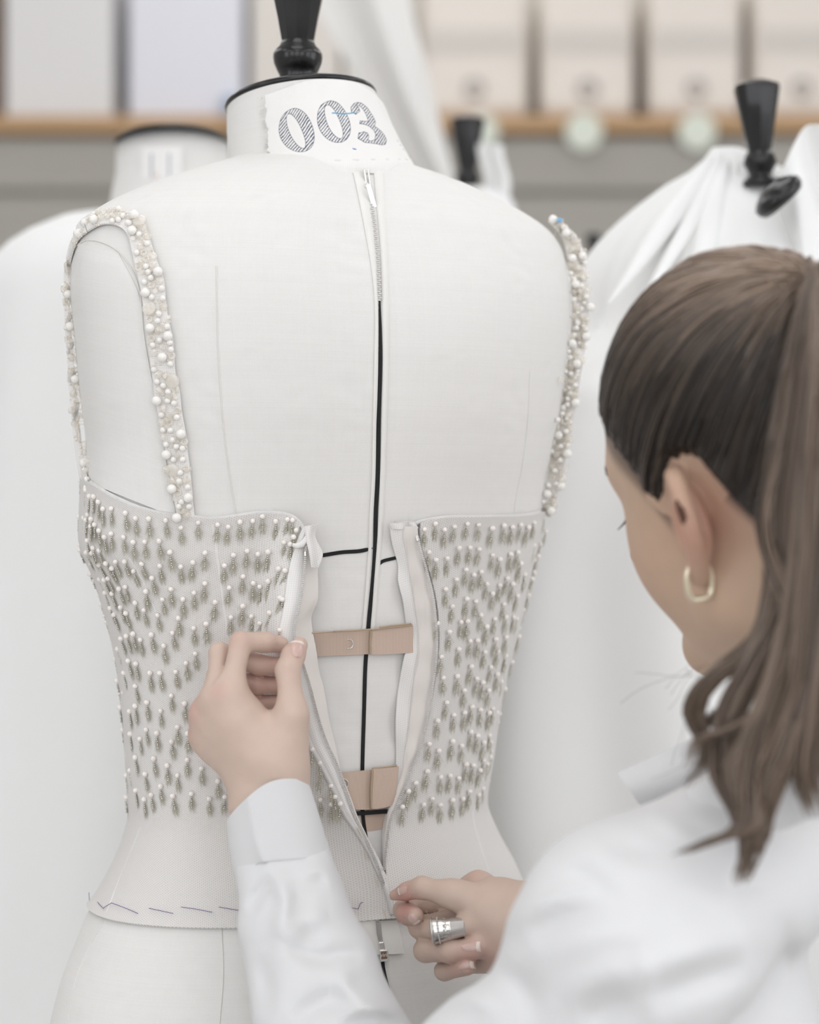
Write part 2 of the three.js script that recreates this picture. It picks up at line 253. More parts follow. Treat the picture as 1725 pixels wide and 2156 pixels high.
  boxes.forEach(([a, b, , col, hgt, cream], i) => {
    const x0 = P(a, 0, 4.09).x, x1 = P(b, 0, 4.09).x, y0 = sy + th, t = thing('storage_box', names[i], 'box', [(x0 + x1) / 2, y0, -4.3], undefined);
    part('box_body', new RoundedBoxGeometry(x1 - x0, hgt, 0.36, 3, cream ? 0.03 : 0.006).translate((x0 + x1) / 2, y0 + hgt / 2, -4.27), card(col), t);
    if (cream) { const zf = -4.088; part('label_band', new THREE.BoxGeometry((x1 - x0) * 0.86, 0.045, 0.003).translate((x0 + x1) / 2, y0 + 0.155, zf), card('#d9d3cb'), t);
      part('finger_hole', new THREE.TorusGeometry(0.016, 0.006, 8, 24).translate((x0 + x1) / 2, y0 + 0.058, zf), card('#bdb7b0'), t); }
  });
  for (const [i, x] of [[0, 1012], [1, 1232], [2, 1472]]) { const c = P(x, 272, 4.03), t = tag(mesh('round_tag', new THREE.CylinderGeometry(0.036, 0.036, 0.005, 32).rotateX(Math.PI / 2).translate(0, 0, 0), card('#e3e8da')), ['round pale green tag on the shelf edge, left of the three tags', 'round pale green tag on the shelf edge, middle of the three tags', 'round pale green tag on the shelf edge, right of the three tags'][i], 'tag'); t.position.set(c.x, c.y, -4.055); }
  { const c = P(478, 228, 4.0), t = tag(mesh('small_blue_reel', new THREE.LatheGeometry([[0, 0], [0.018, 0], [0.018, 0.004], [0.012, 0.006], [0.012, 0.03], [0.018, 0.032], [0.018, 0.036], [0, 0.036]].map(([r, h]) => new THREE.Vector2(r, h)), 24), card('#9fb6d2')), 'small pale blue thread reel on the shelf beside the form neck', 'reel'); t.position.set(c.x, sy + th, -4.075); }
}
// ---------------------------------------------------------------- forms and gowns behind
// a draped gown: outline of shoulders in pixels at a distance, falling in folds
function gown(rows, d, folds, amp, ph, depth, seedv) { // rows: [py, L, R]
  const ys = rows.map((r) => -r[0]).reverse(), L = spline1(ys, rows.map((r) => r[1]).reverse()), R = spline1(ys, rows.map((r) => r[2]).reverse());
  const pyTop = rows[0][0], pyEnd = rows[rows.length - 1][0];
  return grid(260, 90, (s, t) => { const py = lerp(pyEnd, pyTop, Math.pow(t, 0.75)), a = s * 2 * Math.PI, l = L(-py), r = R(-py), k = smooth(pyTop, pyTop + 420, py);
    const f = 1 + amp * k * (Math.sin(a * folds + ph + 1.2 * noise.noise(s * 6, py / 900, seedv)) * 0.6 + 0.9 * noise.noise(s * folds * 0.9, py / 1400, seedv + 3));
    const hw = (r - l) / 2 / FOC * d * f, dz = Math.min((r - l) / 2 / FOC * d * 0.75, depth) * f, c = P((l + r) / 2, py, d); return { p: V(c.x + hw * Math.cos(a), Math.max(0.02, c.y), c.z + dz * Math.sin(a)), uv: [s * 3, py / 1000] }; }, true);
}
{
  // left: form in a plain white toile
  const D = 2.02, f = thing('dress_form', 'blurred dress form in a long plain white gown, left of the beaded bodice', 'dress form', [P(365, 0, D).x, 0, -D]);
  part('gown', gown([[436, 300, 430], [446, 180, 560], [462, 125, 610], [490, 60, 660], [530, 5, 720], [600, -40, 720], [800, -60, 690], [1200, -90, 660], [2000, -150, 640], [2600, -260, 640], [3600, -420, 640]], D, 9, 0.035, 0.5, 0.16, 1.3), M.gown, f);
  const top = P(366, 300, D), up = V(-0.03, 1, -0.12).normalize(), r = 118 / FOC * D;
  part('neck', latheAt(P(366, 450, D), up, [[r * 1.15, 0], [r * 1.1, 0.02], [r * 1.02, 0.04], [r, 0.068], [0, 0.068]], 48), M.cotton, f);
  part('neck_cap', latheAt(P(362, 304, D), up, [[r * 0.98, 0], [r * 1.01, 0.001], [r * 1.01, 0.003], [r * 0.97, 0.0045], [0, 0.005]], 48), M.black, f, 'thin black cap');
  part('neck_label', grid(16, 4, (s, t) => { const a = lerp(2.0, 1.3, s), c = P(364, lerp(420, 330, t), D); return V(c.x + r * 1.05 * Math.cos(a), c.y, c.z + r * 1.05 * Math.sin(a)); }, false, true), std({ map: canvasTex(256, 128, (c, w, h) => { c.fillStyle = '#efedea'; c.fillRect(0, 0, w, h); c.fillStyle = 'rgba(120,122,140,0.5)'; c.fillRect(60, 20, 16, 88); c.fillRect(170, 20, 14, 88); c.fillStyle = 'rgba(205,150,140,0.4)'; c.fillRect(80, 80, 30, 8); }) }), f);
}
function lowFinial(f, c, up, k, D) { // knob with flaring faceted top; c is the foot
  return part('finial', merge([latheAt(c, up, [[0, 0], [0.02 * k, 0], [0.019 * k, 0.006 * k], [0.0125 * k, 0.011 * k], [0.0125 * k, 0.014 * k], [0.018 * k, 0.024 * k], [0.0155 * k, 0.033 * k], [0.0125 * k, 0.037 * k]], 32), latheAt(c, up, [[0.0125 * k, 0.037 * k], [0.019 * k, 0.072 * k], [0.0245 * k, 0.102 * k], [0.0238 * k, 0.107 * k], [0.012 * k, 0.1115 * k], [0, 0.112 * k]], 10, true)]), M.black, f, 'black flaring finial');
}
{
  // right: form in a gathered white gown
  const D = 1.86, f = thing('dress_form', 'blurred form in a gathered white gown with black finial, behind the woman', 'dress form', [P(1600, 0, D).x, 0, -D]);
  part('gown', gown([[312, 1500, 1560], [330, 1485, 1600], [352, 1468, 1640], [378, 1420, 1690], [420, 1360, 1760], [470, 1300, 1810], [530, 1245, 1850], [600, 1205, 1890], [700, 1180, 1930], [760, 1060, 1940], [900, 820, 1960], [1200, 700, 1990], [2000, 690, 2080], [2600, 690, 2160], [3400, 690, 2300]], D, 13, 0.07, 1.1, 0.17, 5.2), M.gown, f);
  part('neck_cap', latheAt(P(1640, 414, D - 0.13), V(-0.68, 0.72, 0.12).normalize(), [[0, -0.006], [0.020, -0.006], [0.023, -0.002], [0.023, 0.003], [0.019, 0.007], [0.01, 0.012], [0, 0.012]], 40), M.black, f);
  lowFinial(f, P(1603, 392, D - 0.06), V(-0.055, 1, 0.05), 0.82, D);
  { const g = sheet(40, 30, (s, t) => { const x = lerp(1612, 1800, s), y = lerp(560, lerp(400, 262, smooth(0, 0.5, s)), t); const d = D - 0.05 - 0.05 * Math.sin(s * 3) + 0.012 * Math.sin(s * 11 + t * 3); return P(x, y, d); }, 0.002); part('collar_frill', g, M.gown, f, 'stand-up white collar'); }
  for (const [x0, y0, x1, y1, r] of [[1502, 330, 1275, 640, 0.010], [1520, 322, 1345, 660, 0.007], [1535, 330, 1420, 700, 0.012], [1548, 335, 1505, 720, 0.008], [1575, 345, 1600, 700, 0.012]]) { const pts = []; for (let j = 0; j <= 24; j++) { const t = j / 24; pts.push(P(lerp(x0, x1, Math.pow(t, 1.1)) + 5 * Math.sin(t * 5 + r * 900), lerp(y0, y1, t), D - lerp(0.03, 0.15, t))); } part('gather', tube(pts, (t) => 0.0006 + r * Math.sin(Math.PI * Math.pow(t, 0.7)), 14), M.gown, f); }
}
{
  const D = 2.35, f = thing('dress_form', 'distant form whose black finial shows just above the near right shoulder', 'dress form', [P(985, 0, D).x, 0, -D]);
  part('torso', gown([[398, 955, 1040], [420, 930, 1080], [470, 880, 1090], [600, 850, 1100], [1200, 830, 1120], [2400, 800, 1150], [3000, 800, 1150]], D, 7, 0.01, 0, 0.1, 9), M.gown, f);
  lowFinial(f, P(985, 415, D), V(0, 1, 0), 0.72 * 1.15, D);
  part('pinned_cloth', sheet(14, 20, (s, t) => P(lerp(1015, 1068, s) + 8 * Math.sin(t * 5), lerp(420, 296, t) + 10 * s, D - 0.01 + 0.01 * Math.sin(s * 6)), 0.002), M.gown, f);
}
{ // long hanging strip of pale cloth
  const D = 2.75, c = tag(mesh('hanging_cloth', sheet(24, 60, (s, t) => { const y = lerp(395, -420, t), xl = lerp(900, 600, Math.pow((395 - y) / 500, 0.92)), xr = lerp(962, 850, Math.max(0, (395 - y) / 440)) - Math.max(0, (-60 - y)) * 0.2; const x = lerp(Math.min(xl, xr - 4), xr, s); return P(x, y, D + 0.02 * Math.sin(s * 7) + 0.01 * noise.noise(s * 3, t * 4, 2)); }, 0.0015), M.gownWarm), 'pale strip of cloth hanging diagonally behind the neck of the near form', 'cloth'); }
{ const D = 2.5, f = thing('dress_form', 'low form half hidden between the right shoulder strap and the gathered gown', 'dress form', [P(1250, 0, D).x, 0, -D]);
  part('torso', gown([[560, 1200, 1300], [580, 1150, 1350], [640, 1120, 1380], [1600, 1120, 1380], [3000, 1100, 1400]], D, 7, 0.01, 0, 0.09, 3), M.gown, f); lowFinial(f, P(1250, 568, D), V(0, 1, 0), 0.4, D); }
// ---------------------------------------------------------------- dress form body: slices through the torso, turned about 25 degrees
const DC = 1.55, TURN = 25 * Math.PI / 180, CT = Math.cos(TURN), ST = Math.sin(TURN);
// rows: height in the photograph, left and right outline, depth of back, depth of front, shift of the middle away from DC, roundness
const ROWS = [
  [326, 505, 842, 0.042, 0.045, -0.016, 2.0], [338, 486, 862, 0.046, 0.050, -0.014, 2.0], [349, 462, 905, 0.050, 0.054, -0.012, 2.05], [364, 424, 955, 0.052, 0.056, -0.010, 2.1], [383, 376, 1010, 0.055, 0.058, -0.008, 2.15],
  [405, 322, 1060, 0.059, 0.060, -0.006, 2.2], [430, 268, 1105, 0.064, 0.063, -0.004, 2.25], [455, 222, 1143, 0.069, 0.067, -0.002, 2.3], [480, 186, 1168, 0.074, 0.071, 0, 2.35], [515, 162, 1186, 0.080, 0.077, 0, 2.4], [560, 150, 1195, 0.087, 0.084, 0, 2.45], [620, 147, 1200, 0.094, 0.092, 0, 2.5],
  [700, 154, 1198, 0.099, 0.101, 0, 2.5], [780, 162, 1189, 0.101, 0.110, 0, 2.5], [860, 171, 1179, 0.101, 0.118, 0, 2.45], [940, 181, 1163, 0.099, 0.122, 0, 2.4], [1010, 178, 1148, 0.097, 0.122, 0, 2.35],
  [1090, 173, 1138, 0.094, 0.118, 0, 2.3], [1150, 175, 1126, 0.092, 0.112, 0, 2.3], [1200, 198, 1115, 0.090, 0.107, 0, 2.25], [1270, 222, 1100, 0.088, 0.102, 0, 2.2], [1340, 241, 1085, 0.086, 0.098, 0, 2.2], [1420, 256, 1064, 0.085, 0.095, 0, 2.2], [1500, 264, 1048, 0.084, 0.093, 0, 2.2],
  [1600, 272, 1034, 0.084, 0.093, 0, 2.2], [1700, 277, 1020, 0.085, 0.096, 0, 2.2], [1760, 262, 1040, 0.088, 0.100, 0, 2.2], [1830, 229, 1076, 0.095, 0.106, 0, 2.2], [1900, 184, 1106, 0.103, 0.112, 0, 2.2], [1960, 158, 1138, 0.110, 0.116, 0, 2.2], [2040, 126, 1168, 0.117, 0.120, 0, 2.2], [2156, 98, 1200, 0.124, 0.124, 0, 2.2], [2330, 80, 1225, 0.126, 0.122, 0, 2.2], [2420, 90, 1215, 0.118, 0.116, 0, 2.2]];
const sgnpow = (v, e) => Math.sign(v) * Math.pow(Math.abs(v), e);
function slicePoint(a, cx, bb, bf, cz, n, th, y) { const u = a * sgnpow(Math.cos(th), 2 / n), s = Math.sin(th), w = (s > 0 ? bb : bf) * sgnpow(s, 2 / n); return V(cx + u * CT + w * ST, y, cz - u * ST + w * CT); }
const fit = ROWS.map(([py, L, R, bb, bf, dz, n]) => {
  const y = EYE + (1078 - py) / FOC * DC; let a = (R - L) / 2 / FOC * DC, cx = ((L + R) / 2 - 862.5) / FOC * DC; const cz = -DC + dz;
  for (let it = 0; it < 25; it++) { let lo = 1e9, hi = -1e9; for (let k = 0; k < 180; k++) { const q = proj(slicePoint(a, cx, bb, bf, cz, n, k / 90 * Math.PI, y))[0]; lo = Math.min(lo, q); hi = Math.max(hi, q); }
    a = Math.max(0.02, a + ((R - L) - (hi - lo)) / 2 / FOC * DC * 0.9); cx += ((L + R) / 2 - (lo + hi) / 2) / FOC * DC; }
  return { y, a, cx, bb, bf, cz, n };
}).reverse();
const FY = fit.map((r) => r.y), SP = {}; for (const k of ['a', 'cx', 'bb', 'bf', 'cz', 'n']) SP[k] = spline1(FY, fit.map((r) => r[k]));
const Y0 = FY[0], Y1 = FY[FY.length - 1];
const cache = new Map();
function sliceAt(y) { const k = Math.round(clamp(y, Y0, Y1) * 20000); let r = cache.get(k); if (!r) { const q = k / 20000; r = { a: SP.a(q), cx: SP.cx(q), bb: SP.bb(q), bf: SP.bf(q), cz: SP.cz(q), n: SP.n(q) }; cache.set(k, r); } return r; }
// shoulder blades: two soft swellings and a hollow between them on the back
function blades(u, y, a) { const m = gauss(y - 1.43, 0.085); const f = u / a; return m * (0.006 * gauss(f - 0.5, 0.33) + 0.006 * gauss(f + 0.45, 0.33) - 0.003 * gauss(f, 0.22)); }
const T = (th, y) => { const r = sliceAt(y); const u = r.a * sgnpow(Math.cos(th), 2 / r.n), s = Math.sin(th), w = (s > 0 ? r.bb : r.bf) * sgnpow(s, 2 / r.n) + (s > 0 ? blades(u, y, r.a) * Math.min(1, s * 2) : 0); return V(r.cx + u * CT + w * ST, y, r.cz - u * ST + w * CT); };
const TN = (th, y) => { const e = 0.004; const a = T(th + e * 4, y).sub(T(th - e * 4, y)), b = T(th, Math.min(Y1, y + e)).sub(T(th, Math.max(Y0, y - e))); return a.cross(b).normalize().multiplyScalar(-1); };
function field(p) { const r = sliceAt(p.y), dx = p.x - r.cx, dz = p.z - r.cz, u = dx * CT - dz * ST; let w = dx * ST + dz * CT; if (w > 0) w -= blades(u, p.y, r.a) * Math.min(1, w / r.bb * 2); return Math.pow(Math.abs(u) / r.a, r.n) + Math.pow(Math.abs(w) / (w > 0 ? r.bb : r.bf), r.n) - 1; }
function fieldNormal(p) { const e = 0.002; return V(field(V(p.x + e, p.y, p.z)) - field(V(p.x - e, p.y, p.z)), field(V(p.x, p.y + e, p.z)) - field(V(p.x, p.y - e, p.z)), field(V(p.x, p.y, p.z + e)) - field(V(p.x, p.y, p.z - e))).normalize(); }
// the spot of the form seen at a pixel, lifted off it by off
function hit(px, py) {
  let best = 1e9, bd = DC, prev = 1;
  for (let d = 1.36; d < 1.76; d += 0.004) { const f = field(P(px, py, d)); if (f < 0) { let lo = d - 0.004, hi = d; for (let k = 0; k < 14; k++) { const m = (lo + hi) / 2; field(P(px, py, m)) < 0 ? hi = m : lo = m; } return { p: P(px, py, hi), d: hi, in: true }; } if (f < best) { best = f; bd = d; } }
  return { p: P(px, py, bd), d: bd, in: false };
}
function onBody(px, py, off = 0) {
  const h = hit(px, py); h.n = fieldNormal(h.p); if (h.n.z < 0.02) { h.n.z = 0.02; h.n.normalize(); }
  if (!off) return h;
  // move towards the eye until the spot is off away from the cloth
  const k = h.in ? off / Math.max(0.35, h.n.z) : 0; h.p = P(px, py, h.d - (h.in ? Math.min(k, off * 2.2) : off)); return h;
}
// strip of cloth between two pixel polylines, following the body
function strip(A, B, nu, nv, off, th, uvw = 1, uvl = 1) {
  const a = poly(A, nv), b = poly(B, nv), offF = typeof off === 'function' ? off : () => off;
  let len = 0; const ls = [0]; for (let j = 1; j <= nv; j++) { len += Math.hypot(a[j][0] - a[j - 1][0], a[j][1] - a[j - 1][1]) / 3000; ls.push(len); }
  return sheet(nu, nv, (s, t, i, j) => { const x = lerp(a[j][0], b[j][0], s), y = lerp(a[j][1], b[j][1], s); return { p: onBody(x, y, offF(s, t, x, y)).p, uv: [s * uvw * Math.hypot(b[j][0] - a[j][0], b[j][1] - a[j][1]) / 3000, ls[j] * uvl] }; }, th);
}
const cut = (x0, y0, s, list) => list.map(([x, y]) => [x0 + x / s, y0 + y / s]);

const form = thing('dress_form', 'near white cotton dress form with 003 on its neck, wearing the beaded bodice', 'dress form', [-0.06, 0, -DC]);
// torso
part('torso', grid(160, 220, (s, t) => { const th = s * 2 * Math.PI, y = lerp(Y0, Y1 - 1e-4, t), r = sliceAt(y); return { p: T(th, y), uv: [s * 1.1, y] }; }, true, true), M.cotton, form);
{ const c = T(0, Y0); part('bottom_plate', grid(48, 1, (s, t) => { const q = T(s * 2 * Math.PI, Y0 + 0.0005); return V(lerp(sliceAt(Y0).cx, q.x, t), Y0 + 0.0005, lerp(-DC, q.z, t)); }), M.black, form); }
// neck: rings from the collar line up to the tilted top
const neckUp = V(Math.sin(6.5 * Math.PI / 180) * -1, 1, -0.11).normalize();
const NT = P(634, 219, 1.565), NR = 157.5 / FOC * 1.565;
const ringFrame = (c, up) => { const n = up.clone().normalize(), x = V(1, 0, 0).addScaledVector(n, -n.x).normalize(), z = V().crossVectors(x, n); return (r, rz, a) => c.clone().addScaledVector(x, r * Math.cos(a)).addScaledVector(z, rz * Math.sin(a)); };
const NB = P(668, 352, 1.565);
const NL = spline1([0, 0.2, 0.45, 0.75, 1], [480, 480, 479, 477.5, 477.5]), NRt = spline1([0, 0.2, 0.45, 0.75, 1], [866, 848, 828, 808, 795]);
function neckPoint(a, t, off = 0) { // t 0 bottom .. 1 top
  const L = NL(t), R = NRt(t), rpx = (R - L) / 2, c = V().lerpVectors(NB, NT, t), up = V().lerpVectors(V(-0.03, 1, 0.15), neckUp, smooth(0, 1, t)).normalize();
  const cx = P((L + R) / 2, 0, 1.565).x; c.x = cx; const rad = rpx / FOC * 1.565 + off; return ringFrame(c, up)(rad, rad * lerp(0.92, 1, t), a);
}
part('neck', grid(96, 40, (s, t) => ({ p: neckPoint(s * 2 * Math.PI, lerp(-0.12, 1, t)), uv: [s * 0.36, t * 0.06] }), true, true), M.cotton, form);
// black cap and finial

const px = (n, d = 1.565) => n / FOC * d;
part('neck_cap', latheAt(NT, neckUp, [[0, 0], [px(157), 0], [px(160), px(2)], [px(161), px(6)], [px(159), px(11)], [px(154), px(14)], [px(110), px(17)], [0, px(18)]], 96), M.black, form, 'glossy black wooden cap on the neck');
part('cap_moulding', latheAt(NT.clone().addScaledVector(neckUp, px(16)), neckUp, [[0, 0], [px(74), 0], [px(76), px(4)], [px(72), px(9)], [px(62), px(11)], [px(60), px(14)], [px(63), px(18)], [px(60), px(23)], [px(50), px(27)], [0, px(28)]], 72), M.black, form);
{ const c = P(627, 186, 1.565), fn = latheAt(c, V(0.004, 1, 0), [[0, 0], [px(42), 0], [px(40), px(10)], [px(38), px(26)], [px(44), px(38)], [px(50), px(52)], [px(52), px(64)], [px(51.5), px(72)], [px(47), px(80)], [px(39), px(88)], [px(36), px(94)], [px(34.5), px(98)]], 64);
  const fl = latheAt(c, V(0.004, 1, 0), [[px(34.5), px(98)], [px(36), px(103)], [px(44), px(146)], [px(54), px(192)], [px(66), px(245)], [px(68), px(252)], [px(64), px(262)], [px(40), px(276)], [0, px(280)]], 10, true);
  part('finial', merge([fn, fl]), M.black, form, 'turned black wooden finial with a faceted flaring top'); }
// stand under the form, below the frame
part('stand_pole', latheAt(V(sliceAt(Y0).cx, 0.03, -DC), V(0, 1, 0), [[0.016, 0], [0.016, Y0 - 0.02], [0, Y0 - 0.02]], 24), M.black, form);
part('stand_base', latheAt(V(sliceAt(Y0).cx, 0, -DC), V(0, 1, 0), [[0, 0], [0.2, 0], [0.2, 0.015], [0.17, 0.03], [0.03, 0.05], [0, 0.05]], 48), M.black, form);

// the number band: a strip of twill wrapped round the neck with the figures inked on it
const inkTex = canvasTex(1536, 640, (c, w, h) => {
  const im = c.createImageData(w, h); for (let y = 0; y < h; y++) for (let x = 0; x < w; x++) { const v = 2.5 * Math.sin((x * 0.6 + y) * 0.55) + rr(-4, 4), o = (y * w + x) * 4; im.data[o] = 243 + v; im.data[o + 1] = 241 + v; im.data[o + 2] = 237 + v; im.data[o + 3] = 255; } c.putImageData(im, 0, 0);
  const ink = '#3d4358';
  // each figure is drawn in its own slanted frame: a, b, d, e stretch one millimetre-ish unit to the band, (x, y) is its middle
  const figure = (a, b, d, e, x, y, path) => { c.save(); c.setTransform(a, b, d, e, x, y); c.save(); c.clip(path, 'evenodd'); c.strokeStyle = ink; c.lineCap = 'round'; c.rotate(-0.95);
    for (let k = -18; k < 18; k++) for (let m = -10; m < 10; m++) { c.lineWidth = rr(1.5, 2.4); c.globalAlpha = rr(0.72, 1); const yy = k * 5 + rr(-0.3, 0.3); c.beginPath(); c.moveTo(m * 8, yy); c.lineTo(m * 8 + 8.2, yy + rr(-0.3, 0.3)); c.stroke(); }
    c.restore(); c.globalAlpha = 1; c.strokeStyle = ink; c.lineWidth = 0.9; c.stroke(path); c.restore(); };
  const zero = (lo, sh, rot, li, si, roti, ox) => { const p = new Path2D(); p.ellipse(0, 0, sh, lo, rot, 0, 7); const q = new Path2D(); q.ellipse(ox, 0, si, li, roti, 0, 7); p.addPath(q); return p; };
  figure(4.35, 0.61, -0.6, 3.63, 273, 370, zero(47, 35, -0.31, 40, 13, -0.42, -1));
  figure(4.6, 0, -0.98, 3.35, 630, 328, zero(45, 32, -0.35, 38, 13, -0.40, -1));
  { const p = new Path2D(), l = [[-38, -33], [-36, -24], [-28, -19], [-20.5, -25], [-23, -33], [-27, -36], [-22, -37], [-16, -32], [-9, -22], [-5, -12], [-3, -5], [-10, -5], [-19, -6], [-20, -1], [-10, 1], [0, 5], [9, 13], [13, 22], [11, 33], [4, 35], [-3, 32], [-1, 25], [-4, 18], [-11, 15], [-20, 17], [-21, 27], [-9, 36], [12, 41], [26, 44], [33, 43], [38, 33], [34, 22], [28, 15], [18, 8], [10, 4], [13, -5], [9, -16], [2.7, -25], [-4, -34], [-10.7, -39], [-18, -43], [-25, -44], [-33, -41]]; l.forEach(([x, y], k) => k ? p.lineTo(x, y) : p.moveTo(x, y)); p.closePath(); figure(6.1, -0.7, -2.02, 3.82, 1003, 325, p); }
  c.strokeStyle = '#4f9ec4'; c.lineWidth = 8; c.lineCap = 'round'; c.beginPath(); c.moveTo(630, 268); c.lineTo(740, 272); c.lineTo(860, 262); c.stroke();
  c.strokeStyle = '#3c6fb5'; c.lineWidth = 9; c.beginPath(); c.moveTo(742, 520); c.lineTo(766, 526); c.stroke();
  c.strokeStyle = '#555a6c'; c.lineWidth = 5; for (const [x, y] of [[1390, 400], [1410, 440], [1425, 480]]) { c.beginPath(); c.moveTo(x, y); c.lineTo(x + 22, y - 14); c.lineTo(x + 40, y + 8); c.stroke(); }
});
// angle on the neck ring that shows at a pixel column
function neckAngle(pxx, t) { let lo = 0.02, hi = Math.PI - 0.02; for (let k = 0; k < 30; k++) { const m = (lo + hi) / 2; proj(neckPoint(m, t))[0] > pxx ? lo = m : hi = m; } return (lo + hi) / 2; }
{ const aL = neckAngle(563, 0.6), aR = 0.12;
  const band = sheet(80, 28, (s, t0, i, j) => { const t = lerp(-0.16, 1, t0); const rag = (i === 0 ? 0.012 * noise.noise(j * 0.9, 3.1, 0.4) : 0) + (j === 24 ? 0 : 0); const a = lerp(aL, aR, s) + rag * 3 + 0.05 * (1 - s) * (t - 0.5) * -1; const top = lerp(0.86, 0.97, smooth(0, 0.35, s)) - 0.16 * smooth(0.55, 1, s), bot = lerp(0.06, -0.02, s);
    const tt = lerp(bot, top, t) + 0.006 * noise.noise(s * 30, t * 4, 2); return { p: neckPoint(a, tt, 0.0016 + 0.0006 * noise.noise(s * 7, t * 5, 8)), uv: [s, Math.max(0.002, t)] }; }, -0.001);
  part('number_band', band, std({ map: inkTex, roughness: 0.9, bumpMap: rep(weaveBump, 10, 5), bumpScale: 0.0001 }), form, 'frayed white twill band with the hand-drawn hatched number 003');
  const fr = []; for (let k = 0; k < 46; k++) { const t = rr(0.05, 0.85), a = aL + 0.02, q = neckPoint(a, t, 0.002), e = neckPoint(a + rr(0.03, 0.09), t + rr(-0.03, 0.03), rr(0.001, 0.003)); fr.push(tube([q, V().lerpVectors(q, e, 0.5).add(V(0, rr(-0.0004, 0.0004), 0.0003)), e], 0.00011, 4)); }
  part('frayed_edge', merge(fr), M.cottonPlain, form).userData.kind = 'stuff'; }
// seam where neck meets shoulders
{ const pts = []; for (let k = 0; k <= 60; k++) { const a = lerp(3.0, 0.1, k / 60); const q = neckPoint(a, 0.06 + 0.01 * noise.noise(k * 0.3, 0, 5), 0.0012); pts.push(q); } part('neck_seam', tube(pts, (t) => 0.0012 + 0.0005 * Math.sin(t * 90) + 0.0008 * gauss(t - 0.35, 0.12), 8), M.cottonPlain, form); }

// style tapes
const tapeStrip = (name, pts, w, parent = form, off = 0.0007) => { const c = poly(pts, Math.max(8, Math.round(pts.length * 8))), A = [], B = []; c.forEach((q, i) => { const a = c[Math.max(0, i - 1)], b = c[Math.min(c.length - 1, i + 1)], dx = b[0] - a[0], dy = b[1] - a[1], l = Math.hypot(dx, dy), ww = (typeof w === 'function' ? w(i / (c.length - 1)) : w) / 2; A.push([q[0] - dy / l * ww * -1, q[1] + dx / l * ww * -1]); B.push([q[0] + dy / l * ww * -1, q[1] - dx / l * ww * -1]); }); return part(name, strip(A, B, 2, c.length - 1, off, 0.0005), M.tape, parent, 'black style tape'); };
const CB = [[797, 633], [800, 700], [801, 760], [798, 880], [796, 1000], [792, 1080], [790, 1160], [785, 1230], [778, 1300], [774, 1350], [770, 1400], [767, 1500], [764, 1600], [763, 1680], [766, 1730], [778, 1800], [792, 1880], [803, 1960], [808, 2040], [826, 2110], [838, 2170]];
tapeStrip('style_tape', CB, (t) => 9 - 2 * t);
tapeStrip('style_tape', [[655, 1173], [682, 1169], [720, 1163], [760, 1160], [785, 1154]], (t) => 8 * (1 - smooth(0.88, 1, t) * 0.8), form, 0.0006);
tapeStrip('style_tape', [[786, 1195], [795, 1190], [806, 1182], [828, 1176], [850, 1171]], 7, form, 0.0006);
tapeStrip('style_tape', [[735, 1714], [780, 1711], [820, 1708]], 9, form, 0.0034);
part('waist_tape', strip([[760, 1700], [790, 1704], [830, 1700]], [[760, 1752], [792, 1748], [830, 1743]], 6, 16, 0.0004, 0.0004, 400, 1), M.grosgrain, form, 'taupe grosgrain tape at the waist');
// centre back placket of the cover, zip and slider
part('zipper_placket', strip([[738, 338], [752, 400], [768, 480], [782, 560], [790, 640], [789, 760], [786, 900], [784, 1000], [779, 1090], [776, 1160], [762, 1340]], [[768, 338], [775, 400], [786, 460], [794, 540], [797, 640], [797, 760], [792, 900], [790, 1000], [785, 1090], [782, 1160], [768, 1340]], 6, 90, (s, t) => 0.0003 + 0.0013 * Math.sin(Math.PI * Math.min(1, s * 1.3)) * (1 - 0.5 * t), 0.0004), M.cottonPlain, form);
part('zipper_placket', strip([[786, 345], [792, 420], [801, 520], [805, 640], [807, 760], [804, 900], [801, 1000], [797, 1100], [787, 1240], [780, 1335]], [[806, 345], [808, 420], [814, 520], [818, 640], [818, 760], [814, 900], [811, 1000], [806, 1100], [796, 1240], [789, 1335]], 6, 90, (s, t) => 0.0003 + 0.0011 * Math.sin(Math.PI * s), 0.0004), M.cottonPlain, form);
{ const g = [], c = poly([[783, 430], [790, 480], [796, 540], [799, 600], [800, 632]], 44); c.forEach(([x, y], i) => { const b = new THREE.BoxGeometry(0.0021, 0.0009, 0.0012); b.translate(i % 2 ? 0.0004 : -0.0004, 0, 0); b.applyMatrix4(new THREE.Matrix4().makeTranslation(...onBody(x, y, 0.0014).p.toArray())); g.push(b); }); part('zipper_teeth', merge(g), M.steelDull, form).userData.kind = 'stuff';
  const sl = []; const box = (x0, y0, x1, y1, w, th, off) => { const a = onBody(x0, y0, off).p, b = onBody(x1, y1, off).p, l = a.distanceTo(b), q = new RoundedBoxGeometry(w, l, th, 3, Math.min(w, th) * 0.4); const m = new THREE.Matrix4().lookAt(V(), V(0, 0, -1), V().subVectors(a, b).normalize()); m.setPosition(V().addVectors(a, b).multiplyScalar(0.5)); q.applyMatrix4(m); sl.push(q); };
  box(768, 362, 772, 390, 0.0016, 0.002, 0.002); box(776, 362, 780, 390, 0.0016, 0.002, 0.002); box(770, 388, 780, 396, 0.0045, 0.0022, 0.0022);
  const slider = part('zipper_slider', merge(sl), M.silver, form, 'small silver zip slider at the nape'); sl.length = 0;
  box(777, 394, 788, 432, 0.0042, 0.0016, 0.0042); part('zipper_pull', merge(sl), M.silver, form); }
